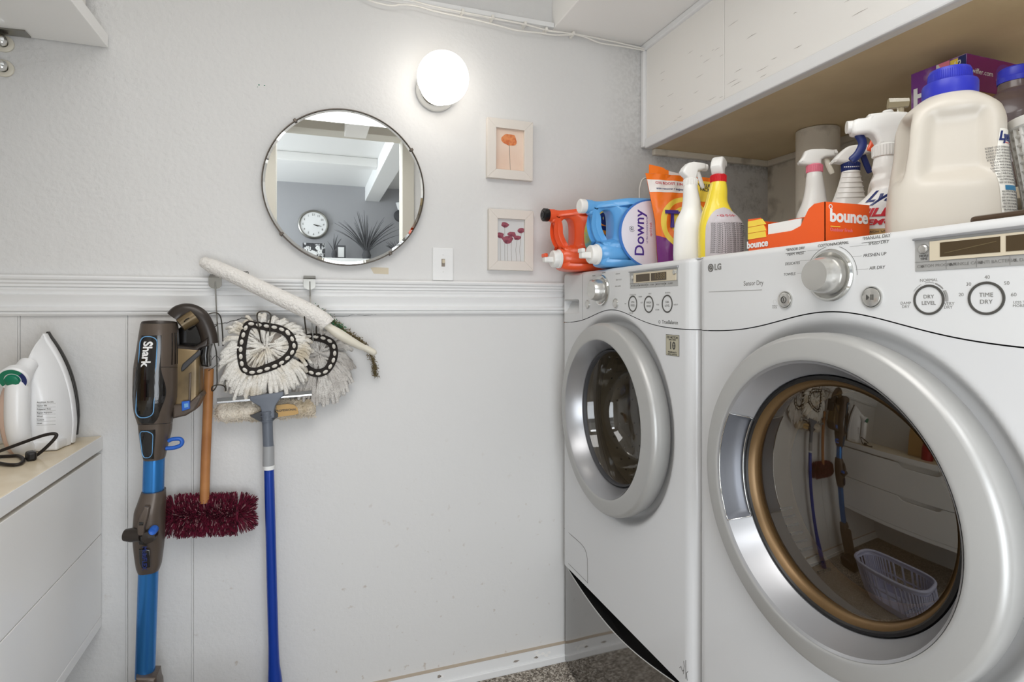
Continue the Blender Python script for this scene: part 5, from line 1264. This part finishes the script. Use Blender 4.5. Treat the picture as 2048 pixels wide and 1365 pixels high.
def pw(cu, cv, off): 
    def w(p): q = f(cu+p.x/PWd, cv+p.y/PH); return Vector((q[0], q[1], q[2]+off+p.z))
    return w
for r, m_, off in ((.082, 'yellow', .0010), (.068, 'orangefilm', .0014), (.054, 'yellow', .0018), (.030, 'orangefilm', .0022)):
    c_, r_ = (.46, .46), r
    MB().grid(lambda a, b: tuple(pw(c_[0], c_[1], off)(Vector((r_*(a if True else 0)*math.sqrt(max(0, 1-b*b/2)), r_*.92*b*math.sqrt(max(0, 1-a*a/2)), 0)))), [i/12-1 for i in range(25)], [i/12-1 for i in range(25)], Tp).build('bullseye', m_, t, 0)
text('Tide', .064, 'purple', Tp, t, bold=.035, warp=pw(.385, .50, .0060), name='lettering', shear=.12)
text('PODS', .034, 'white', Tp, t, bold=.03, warp=pw(.44, .30, .0060))
text('OXI BOOST  3 IN 1', .010, 'redink', Tp, t, warp=pw(.30, .90, .0018)); text('stain remover + brightener', .008, 'navy', Tp, t, warp=pw(.30, .84, .0018))
text('VALUE\nPACK', .014, 'printdark', Tp, t, bold=.02, warp=pw(.80, .88, .0020))
for u in (.30, .44, .60):
    q_ = f(u, .055); MB().lathe([(0, .006), (.007, .0045), (.010, .0)], Tp @ Matrix.Translation((q_[0], q_[1], q_[2]+.0005)), 16).build('pack_picture', 'tan' if u != .44 else 'whitefilm', t)
# ---- spray bottles
def spray(name, label, x, y, H, yaw, secs, bodym, collar, head, trig, scale=1., style='a', group=None, dents=(), hyaw=0):
    T = Matrix.Translation((x, y, ZT)) @ Matrix.Rotation(yaw, 4, 'Z')
    t = thing(name, label, 'spray bottle', (x, y, ZT), group)
    hb_ = H-.062*scale                                   # where the collar starts
    Lf = Loft([(z*hb_, cx, cy, rx, ry, n) for z, cx, cy, rx, ry, n in secs], T, dents)
    Lf.body('bottle_body', bodym, t, 44, 40)
    s_ = scale; cz = hb_; cx = secs[-1][1]
    MB().lathe([(.0135*s_, -.004), (.0165*s_, -.003), (.017*s_, .014*s_), (.015*s_, .016*s_), (.012*s_, .016*s_)], T @ Matrix.Translation((cx, 0, cz)), 40).build('collar', collar, t)
    rb = MB()
    for k in range(28):
        a = 2*PI*k/28; rb.tube([(.0170*s_*math.cos(a), .0170*s_*math.sin(a), -.002), (.0174*s_*math.cos(a), .0174*s_*math.sin(a), .013*s_)], .0008, 4, T @ Matrix.Translation((cx, 0, cz)))
    stuff(rb.build('collar_ribs', collar, t, 0))
    Th = T @ Matrix.Translation((cx, 0, 0)) @ Matrix.Rotation(hyaw, 4, 'Z') @ frame((0, 0, cz+.013*s_), (1,0,0), (0,0,1), (0,-1,0))
    if style == 'a': pr = [(-.012,0),(-.018,.006),(-.026,.012),(-.029,.018),(-.022,.030),(-.010,.041),(.004,.045),(.020,.044),(.036,.043),(.040,.041),(.040,.027),(.030,.025),(.016,.022),(.013,.010),(.012,0)]
    elif style == 'b': pr = [(-.012,0),(-.034,.005),(-.036,.010),(-.028,.020),(-.022,.034),(-.008,.038),(.018,.037),(.040,.033),(.041,.018),(.020,.016),(.013,.012),(.012,0)]
    elif style == 'c': pr = [(-.012,0),(-.015,.014),(-.030,.024),(-.034,.038),(-.024,.048),(.006,.050),(.024,.049),(.026,.044),(.044,.042),(.046,.022),(.030,.020),(.020,.018),(.013,.006),(.012,0)]
    else: pr = [(-.012,0),(-.030,.003),(-.037,.001),(-.036,.008),(-.024,.022),(-.010,.034),(.006,.038),(.030,.037),(.042,.036),(.042,.022),(.026,.018),(.013,.010),(.012,0)]
    pr = [(a*s_, b*s_) for a, b in pr]
    plate('spray_head', spl(pr, 3)[::1] if style in 'cd' else pr, (), .026*s_, .006*s_, head, Th, t, None, 3, 50)
    nx = .046*s_ if style == 'c' else .041*s_
    MB().tube([Th @ Vector((nx-.004, .034*s_ if style != 'b' else .026*s_, 0)), Th @ Vector((nx+.006*s_, .034*s_ if style != 'b' else .026*s_, 0))], .0095*s_, 4 if style == 'b' else 16).build('nozzle', head, t)
    tp = [(.022,.022),(.027,.008),(.032,-.006),(.038,-.020)] if style != 'c' else [(.036,.022),(.030,.008),(.036,-.008),(.046,-.018)]
    MB().tube(bez([Vector((a*s_, b*s_, 0)) for a, b in tp], 4), [.0062*s_]*12+[.005*s_], 10, Th, flat=.55, up=(0,0,1)).build('trigger', trig, t, 60)
    return t, Lf, T, Th
body_std = [(0,0,0,.036,.026,3),(.015,0,0,.040,.030,3),(.10,0,0,.041,.031,3),(.42,0,0,.039,.029,2.8),(.55,0,0,.034,.026,2.5),(.68,.002,0,.024,.021,2.2),(.80,.002,0,.0205,.019,2),(.93,0,0,.0175,.0175,2),(1,0,0,.0155,.0155,2)]
p = at(1381, 420, X=.875)
t, Lf, T, Th = spray('spray_bottle', 'plain white spray bottle without a front label, just right of the orange pouch', p.x, p.y, at(1380, 322, X=.875).z-ZT, math.radians(-38), body_std, 'bottlewhite', 'bottlewhite', 'bottlewhite', 'bottlewhite', .95, 'a', hyaw=math.radians(35))
Lf.patch('label', 'greylabel', t, 1.55, 3.2, .02, .10, .0006)
for i in range(12): Lf.text('DIRECTIONS: use as directed', .0055, 'print', t, 2.0, .095-i*.006, off=.001)
p = at(1441, 420, X=.895)
yb = [(0,0,0,.045,.030,3.2),(.015,0,0,.049,.033,3.2),(.25,0,0,.050,.034,3),(.42,.0,0,.049,.033,2.8),(.53,-.003,0,.042,.030,2.6),(.62,-.008,0,.033,.026,2.3),(.74,-.009,0,.0245,.0225,2.1),(.88,-.006,0,.021,.0205,2),(.96,-.005,0,.0185,.0185,2),(1,-.005,0,.0165,.0165,2)]
t, Lf, T, Th = spray('spray_bottle', 'yellow spray bottle with red collar and silver-grey back label', p.x, p.y, at(1442, 309, X=.895).z-ZT, math.radians(-28), yb, 'yellowb', 'red', 'bottlewhite', 'bottlewhite', 1.02, 'a', hyaw=math.radians(68))
Lf.patch('label', 'greylabel', t, -.75, 1.35, .006, .118, .0007, 24, lambda a, b: (a*(1 if b < .1 else math.sqrt(max(0, 1-((b-.1)/.9)**2))), b))
for i in range(16): Lf.text('STOP! CAUTION KEEP OUT OF REACH', .0048, 'printdark', t, .30, .080-i*.0044, off=.0013, wide=.72, depth=.0001)
Lf.text('\u2022 G O O D \u2022', .006, 'redink', t, .28, .098, off=.0013, bold=.03, depth=.0001)
bc = Lf.patch('barcode_panel', 'white', t, .88, 1.16, .048, .078, .0012, 6)
for i in range(11): Lf.patch('barcode_bar', 'printdark', t, .90, 1.14, .049+i*.0026, .0502+i*.0026+.0006*(i % 2), .0016, 2)
# dreft-like: pink collar
p = at(1629, 400, X=1.10)
db = [(0,0,0,.040,.028,3),(.02,0,0,.044,.031,3),(.30,0,0,.044,.031,2.8),(.50,0,0,.038,.028,2.6),(.66,0,0,.026,.022,2.3),(.80,.001,0,.021,.019,2.1),(.93,0,0,.0175,.0175,2),(1,0,0,.0155,.0155,2)]
t, Lf, T, Th = spray('spray_bottle', 'white spray bottle with a pink collar standing in front of the vent pipe', p.x, p.y, at(1629, 290, X=1.10).z-ZT, math.radians(-32), db, 'bottlewhite', 'pink', 'bottlewhite', 'cream', 1.0, 'b')
Lf.patch('label', 'pinklabel', t, -.55, .95, .03, .118, .0007, 18, disk_shape)
Lf.text('Dreft', .026, 'navy', t, .18, .098, off=.0013, bold=.02, shear=.25)
p = at(1701, 400, X=1.09)
t, Lf, T, Th = spray('spray_bottle', 'white ribbed spray bottle with navy collar and trigger, between pink-collared bottle and bathroom cleaner', p.x, p.y, at(1700, 282, X=1.09).z-ZT, math.radians(-30), [(0,0,0,.045,.03,3),(.3,0,0,.048,.032,3),(.5,-.002,0,.043,.030,2.7),(.65,-.003,0,.031,.026,2.4),(.80,-.001,0,.024,.021,2.1),(.93,0,0,.0185,.0185,2),(1,0,0,.0160,.0160,2)], 'bottlewhite', 'navy', 'bottlewhite', 'navy', 1.02, 'd')
for i in range(7):
    z_ = Lf.s[3][0]+i*.011+.006
    MB().tube([Lf.P(a, z_-.004*math.cos(a), .0002) for a in [x*.12-1.2 for x in range(21)]], .0016, 6).build('grip_rib', 'bottlewhite', t, 60)
# lysol-like mould remover, nozzle to the left
p = at(1768, 420, X=.995)
lb_ = [(0,0,0,.052,.030,3.2),(.02,0,0,.056,.033,3.2),(.30,0,0,.056,.033,3),(.44,0,0,.050,.032,2.6),(.55,.006,0,.037,.028,2.4),(.64,.008,0,.027,.024,2.2),(.72,.003,0,.0245,.021,2.1),(.79,.007,0,.0225,.021,2.1),(.86,.002,0,.0215,.020,2),(.94,.002,0,.019,.019,2),(1,.002,0,.0175,.0175,2)]
t, Lf, T, Th = spray('spray_bottle', 'white bathroom cleaner spray bottle with blue and red lettering, nozzle left, beside the big jug', p.x, p.y, at(1745, 237, X=.995).z-ZT, math.radians(180-36), [(z, -cx, cy, rx, ry, n) for z, cx, cy, rx, ry, n in lb_], 'bottlewhite', 'bottlewhite', 'bottlewhite', 'navy', 1.22, 'c')
MB().lathe([(0, .0), (.008, 0), (.0095, .003), (.008, .006), (0, .007)], Th @ frame((-.004, .060, 0), (1,0,0), (0,0,-1), (0,1,0)), 20).build('vent_button', 'bottlewhite', t)
fa = 3.14
Lf.patch('label', 'white', t, fa-.72, fa+.80, .012, .105, .0007, 18)
def ltext(s_, sz, m_, z, dth=0, **k): return Lf.text(s_, sz, m_, t, fa+dth, z, off=.0014, **k)
ltext('Lysol', .029, 'navy', .090, -.10, bold=.03, shear=.35); ltext('MILDEW', .020, 'redink', .060, 0, bold=.045, shear=.25); ltext('REMOVER', .014, 'redink', .0425, .0, bold=.035, shear=.25)
Lf.patch('label_band', 'tan', t, fa-.50, fa+.45, .020, .031, .0011, 8); ltext('BLEACH WITH CLEAN', .0055, 'printdark', .0255, 0)
ltext('with', .008, 'navy', .034, .1)
# clear pump with orange trigger behind
p = at(1797, 420, X=1.06)
t, Lf, T, Th = spray('spray_bottle', 'spray bottle with cloudy clear nozzle and orange trigger behind the mould cleaner', p.x+.012, p.y+.03, at(1803, 207, X=1.07).z-ZT-.02, math.radians(150), [(0,0,0,.03,.03,2),(.3,0,0,.035,.035,2),(.6,0,0,.034,.034,2),(.85,0,0,.018,.018,2),(1,0,0,.014,.014,2)], 'jug', 'orange', 'bottlewhite', 'orange', .9, 'b')
q_ = at(1801, 208, X=1.085)
MB().tube([(q_.x, q_.y, q_.z-.045), (q_.x, q_.y, q_.z-.005)], .006, 12).build('pump_stem', 'clearpl', t)
MB().tube([(q_.x+.008, q_.y-.01, q_.z), (q_.x-.018, q_.y+.012, q_.z+.002)], [.009, .011], 6).build('pump_nozzle', 'clearpl', t)
# ---- dryer-sheet carton: cut-open box, corner towards the camera
A = at(1650, 430, X=.83); bx, by = .83, A.y
t = thing('dryer_sheet_box', 'orange open carton of dryer sheets with yellow stripes on the dryer edge', 'box', (bx+.05, by+.09, ZT))
BL, BWd, BH = .182, .104, .071
th_ = .0012
TA = frame((bx, by, ZT), (0,1,0), (0,0,1), (1,0,0))           # long side: x to the back
sd = [(0, 0), (BL, 0), (BL, .030), (.072, .030), (.052, .036), (.034, .064), (.022, BH), (0, BH)]
MB().prism(sd[::-1], 0, th_, TA).build('side_panel', 'orangecard', t, 0)
MB().prism([(BL-.050, .0300), (BL, .0300), (BL, BH-.004), (BL-.034, BH-.006), (BL-.050, .040)][::-1], -.0002, th_, TA).build('flap', 'orangecard', t, 0)
for i in range(3):
    MB().prism([(BL-.049, .026+i*.0125-.0), (BL-.0005, .026+i*.0125), (BL-.0005, .026+i*.0125+.0115), (BL-.047+i*.004, .026+i*.0125+.0115)][::-1], -.0012, -.0004, TA).build('yellow_stripe', 'yellow', t, 0)
TB = frame((bx, by, ZT), (0,-1,0), (0,0,1), (-1,0,0))
text('bounce', .019, 'white', TB @ Matrix.Translation((-BL+.026, .014, .0012)), t, bold=.035)
MB().box((0, 0, 0), (BWd, th_, BH), Matrix.Translation((bx, by, ZT))).build('end_panel', 'orangecard', t, 0)
MB().box((0, BL-th_, 0), (BWd, BL, BH-.006), Matrix.Translation((bx, by, ZT))).build('end_panel', 'orangecard', t, 0)
MB().box((BWd-th_, th_, 0), (BWd, BL-th_, BH), Matrix.Translation((bx, by, ZT))).build('side_panel', 'orangecard', t, 0)
MB().box((th_, th_, 0), (BWd-th_, BL-th_, th_), Matrix.Translation((bx, by, ZT))).build('base_panel', 'card', t, 0)
MB().box((BWd-th_*2, th_, .002), (BWd-th_*1.1, BL-th_, BH-.002), Matrix.Translation((bx, by, ZT))).build('inner_lining', 'card', t, 0)
MB().box((.002, .026, .002), (BWd-.006, BL-.055, .030), Matrix.Translation((bx, by, ZT))).build('dryer_sheets', 'fleece', t, 0, .002)
MB().box((.0012, BL-.13, .028), (.0032, BL-.052, .050), Matrix.Translation((bx, by, ZT))).build('white_insert', 'bottlewhite', t, 0)
MB().add([(0,0,BH), (BWd,0,BH), (BWd,.024,BH-.001), (0,.022,BH-.001)], [(0,1,2,3)], Matrix.Translation((bx, by, ZT))).build('top_strip', 'orangecard', t, 0)
TC = frame((bx, by-.0005, ZT), (1,0,0), (0,0,1), (0,-1,0))
text('bounce', .030, 'white', TC @ Matrix.Translation((.055, .047, 0)), t, bold=.035)
MB().box((.012, .0285, 0), (.034, .0300, .0004), TC).build('rule_line', 'yellow', t, 0); text('Outdoor Fresh', .0085, 'pink', TC @ Matrix.Translation((.037, .0235, 0)), t, depth=.0001)
MB().lathe([(.0028, 0), (.0040, 0), (.0040, .0005), (.0028, .0005)], TC @ Matrix.Translation((.012, .063, 0)), 16).build('emblem', 'white', t, 0)
# ---- big white jug with a royal-blue measuring cap
p = at(1893, 430, X=.935); JY = math.radians(-50)
T = Matrix.Translation((p.x, p.y, ZT)) @ Matrix.Rotation(JY, 4, 'Z')
t = thing('sanitizer_jug', 'large milky white jug with a royal blue measuring cap standing on the dryer', 'jug', (p.x, p.y, ZT))
JH = at(1890, 188, X=.915).z-ZT
js = [(0,0,0,.074,.048,3.6),(.02,0,0,.079,.052,3.6),(.12,0,0,.080,.054,3.4),(.30,0,0,.078,.054,3.2),(.45,.000,0,.074,.053,3),(.62,.001,0,.070,.052,2.9),(.78,.002,0,.069,.051,2.7),(.88,.003,0,.063,.048,2.4),(.95,.004,0,.048,.042,2.2),(1.0,.004,0,.033,.033,2),(1.02,.004,0,.026,.026,2)]
JLf = Loft([(z*JH, cx, cy, rx, ry, n) for z, cx, cy, rx, ry, n in js], T, dents=((.12, JH*.62, .50, JH*.22, .017), (-1.20, JH*.63, .34, JH*.20, .026)))
JLf.body('bottle_body', 'jug', t, 110, 150, 70)
JLf.patch('label', mat('white_back_label', L(240, 236, 226), .35), t, .60, 1.62, .006, .150, .0008, 20, lambda a, b: (a if a > 0 else a*(1-.42*max(0, b)), b))
JLf.text('Lysol', .019, 'navy', t, 1.08, .138, off=.0018, bold=.03, shear=.3)
JLf.patch('label_mark', 'redink', t, .95, 1.2, .1285, .1295, .0015, 6)
random.seed(2)
for i in range(26):
    z_ = .122-i*.0044
    if .058 < z_ < .067: continue
    JLf.text(random.choice(('KEEP OUT OF REACH OF CHILDREN ADD TO RINSE', 'DIRECTIONS FOR USE: FILL CAP TO LINE AND POUR', 'KILLS 99.9% OF BACTERIA ON LAUNDRY FABRICS')), .0040, 'print', t, 1.10, z_, off=.0018, wide=.70, depth=.0001)
JLf.patch('label_band', 'tealink', t, .74, 1.60, .0585, .0655, .0014, 8)
JLf.patch('label_band', 'redink', t, 1.2, 1.5, .010, .017, .0014, 6)
Tc = T @ Matrix.Translation((.004, 0, JH*1.0)) @ Matrix.Scale(.74, 4)
MB().lathe([(.041, -.004), (.0475, -.002), (.0485, .006), (.0485, .024), (.047, .028), (.038, .029)], Tc, 64).build('cap_skirt', 'royal', t, 30)
MB().lathe([(.038, .028), (.0385, .030), (.037, .052), (.0355, .056), (0, .057)], Tc, 64).build('cap', 'royal', t, 30)
rb = MB()
for k in range(64):
    a = 2*PI*k/64; rb.tube([(.0383*math.cos(a), .0383*math.sin(a), .030), (.0370*math.cos(a), .0370*math.sin(a), .050)], .0007, 4, Tc)
stuff(rb.build('cap_ribs', 'royal', t, 0))
# ---- right end: tray, riser shelf, carton, dark bottle, perforated basket
a = at(1936, 428, X=.85); 
o = MB().box((.835, .36, ZT), (1.02, a.y-.01, ZT+.012)).build('serving_tray', 'darktray', None, 0, .005)
tag(o, 'dark brown shiny tray edge lying on the dryer at the right border', 'tray')
LZ = 1.418
rs = thing('riser_shelf', 'beige ledge standing along the wall behind the white jug, dark bottle on it', 'shelf', (1.40, .75, ZT))
MB().box((1.20, .335, LZ-.022), (1.585, .90, LZ)).build('board', 'beige', rs, 0, .002)
for y in (.36, .86): MB().box((1.22, y, ZT), (1.57, y+.018, LZ-.0222)).build('support', 'beige', rs, 0, .001)
# purple carton
X0 = 1.30
ca_ = at(1933, 200, X=X0)
zt_ = at(1933, 106, X=X0).z; zt_ = min(zt_, SOF-.012)
yl_ = at(1822, 200, X=X0).y
t = thing('mop_carton', 'tall purple and magenta carton standing behind the blue-capped jug', 'box', (X0+.08, (ca_.y+yl_)/2, LZ))
W2 = .20
MB().box((X0, ca_.y, LZ+.0006), (X0+W2, yl_, zt_)).build('carton', 'violet', t, 0, .001)
TQ = frame((X0-.0006, yl_, LZ), (0,-1,0), (0,0,1), (-1,0,0)); ww = yl_-ca_.y; hh = zt_-LZ
MB().box((ww*.48, .01, 0), (ww*.72, hh-.002, .0004), TQ).build('print_panel', 'frame', t, 0)
MB().prism([(ww*.52, hh-.002), (ww*.72, hh-.002), (ww*.72, hh-.05)][::-1], .0005, .0009, TQ).build('print_panel', 'pink', t, 0)
MB().box((ww*.73, .01, 0), (ww*.86, hh-.004, .0004), TQ).build('print_panel', 'yellow', t, 0)
MB().box((ww*.87, .01, 0), (ww*.995, hh-.002, .0004), TQ).build('print_panel', 'navy', t, 0)
text('WETJET', .060, 'white', TQ @ frame((ww*.27, hh*.55, .0008), (0,1,0), (-1,0,0), (0,0,1)), t, bold=.03)
text('MOPPING\nKIT', .018, 'white', TQ @ frame((ww*.93, hh*.85, .0008), (0,1,0), (-1,0,0), (0,0,1)), t)
TE = frame((X0, ca_.y-.0006, LZ), (1,0,0), (0,0,1), (0,-1,0))
MB().box((.001, hh-.075, 0), (W2-.001, hh-.002, .0004), TE).build('print_panel', 'magenta', t, 0)
MB().box((.001, .002, 0), (W2-.001, hh-.076, .0004), TE).build('print_panel', 'card', t, 0)
MB().lathe([(0, .0006), (.030, .0006)], TE @ Matrix.Translation((.12, hh-.038, 0)), 24).build('print_disc', 'violet', t, 0)
text('swiffer.com', .016, 'white', TE @ Matrix.Translation((.045, hh-.035, .0008)), t, depth=.0001)
# dark bottle with blue flip cap
p = at(2030, 300, X=1.16)
p = Vector((1.262, at(2032, 300, X=1.262).y, 0)); 
DB = Loft([(0,0,0,.045,.04,2.6),(.02,0,0,.052,.046,2.6),(.11,0,0,.055,.048,2.4),(.16,0,0,.056,.048,2.3),(.19,0,0,.050,.044,2.2),(.215,0,0,.034,.032,2),(.225,0,0,.025,.025,2),(.24,0,0,.024,.024,2)], Matrix.Translation((p.x, p.y, LZ+.0006)))
zc = at(2025, 150, X=1.262).z-LZ
sz_k = zc/.262
DB.s = [(a*sz_k, b, c, d*1.12, e*1.12, f_) for a, b, c, d, e, f_ in DB.s]
t = thing('dark_bottle', 'smoky brown bottle with a blue flip cap on the beige ledge at the right border', 'bottle', (p.x, p.y, LZ))
DB.body('bottle_body', 'brownbottle', t, 50, 48)
DB.patch('label', 'greylabel', t, -1.3, -.2, .055*sz_k, .105*sz_k, .0008, 10); DB.patch('label_band', 'navy', t, -1.3, .3, .105*sz_k, .112*sz_k, .0010, 10)
for i in range(6): DB.text('FOR ALL FLOORS RINSE AND DRY', .006, 'printdark', t, -.75, (.100-i*.007)*sz_k, off=.0018, depth=.0001, wide=.7)
DB.patch('label_mark', 'white', t, -.5, .3, .012, .04*sz_k, .0008, 8)
MB().lathe([(.024, 0), (.028, .001), (.029, .010), (.028, .012), (.027, .026), (.024, .029), (0, .029)], Matrix.Translation((p.x, p.y, LZ+DB.s[-1][0])), 40).build('flip_cap', 'royal', t, 30)
# perforated basket, only its edge in view
bq = at(2022, 240, X=.98); BZ = bq.z; bc_ = Vector((1.06, bq.y-.055, 0))
t = thing('small_basket', 'white perforated plastic basket cut by the right picture border', 'basket', (bc_.x, bc_.y, ZT))
br_ = [(ZT, .065), (BZ-.012, .088)]
nb, nr = 36, 12; mb = MB(); 
def bw(a, k, off=0): z = br_[0][0]+(br_[1][0]-br_[0][0])*k; r = br_[0][1]+(br_[1][1]-br_[0][1])*k+off; return (bc_.x+r*math.cos(a), bc_.y+r*math.sin(a), z)
for k in range(nb): mb.tube([bw(2*PI*k/nb, 0), bw(2*PI*k/nb, 1)], .0035, 6)
for j in range(nr+1): mb.tube([bw(2*PI*k/48, j/nr) for k in range(48)], .0030, 6, closed=True)
mb.lathe([(.0, .003), (.066, .003), (.066, 0), (0, 0)], Matrix.Translation((bc_.x, bc_.y, ZT)), 32)
mb.build('lattice', 'bottlewhite', t, 60)
MB().lathe([(.088, BZ-.014), (.094, BZ-.012), (.096, BZ), (.090, BZ+.002), (.088, BZ-.004)], Matrix.Translation((bc_.x, bc_.y, 0)), 48).build('rim', 'bottlewhite', t)

# ================================================================ left of frame, seen only in the dryer glass
lt = thing('laundry_basket', 'pale slotted plastic laundry basket on the floor, reflected in the dryer door', 'basket', (-.20, 1.16, 0))
def lring(z, g): return [(-.20+(.125+g)*math.copysign(abs(math.cos(a))**.6, math.cos(a)), 1.16+(.215+g)*math.copysign(abs(math.sin(a))**.6, math.sin(a)), z) for a in [2*PI*k/56 for k in range(56)]]
b = MB(); A0, A1, A2, A3 = lring(.002, -.02), lring(.05, -.012), lring(.215, .0), lring(.24, .004)
b.tube(A3, .009, 8, closed=True); b.tube(lring(.13, -.006), .006, 6, closed=True)
for k in range(56):
    b.tube([A1[k], A2[k]], .0072, 6)
n = 56
b.add(A0+A1, [(k, (k+1) % n, n+(k+1) % n, n+k) for k in range(n)]); b.add(A0, [tuple(range(n))]); b.add(A2+A3, [(k, (k+1) % n, n+(k+1) % n, n+k) for k in range(n)])
b.build('basket_body', 'basket', lt, 60)
for x, y, h, w, m_, nm, lb2 in ((-.70, 1.12, .26, .035, 'redcl', 'red_bottle', 'tall red bottle on the cabinet top, seen reflected in the dryer door'),):
    o = MB().lathe([(0, 0), (w, 0), (w, h*.6), (w*.45, h*.75), (w*.45, h*.97), (0, h)], Matrix.Translation((x, y, cabt+.0006)), 32).build(nm, m_, None); tag(o, lb2, 'bottle')
o = MB().box((-.98, .62, cabt+.0006), (-.62, .98, cabt+.11)).build('tool_bag', 'blackpl', None, 0, .04, 3); tag(o, 'black bag lying on the cabinet top, reflected in the dryer door', 'bag')
o = MB().box((-.95, 1.08, cabt+.0006), (-.80, 1.30, cabt+.30)).build('paper_bag', 'tan', None, 0, .004); tag(o, 'tan paper bag on the cabinet top behind the red bottle, reflected in the dryer door', 'bag')
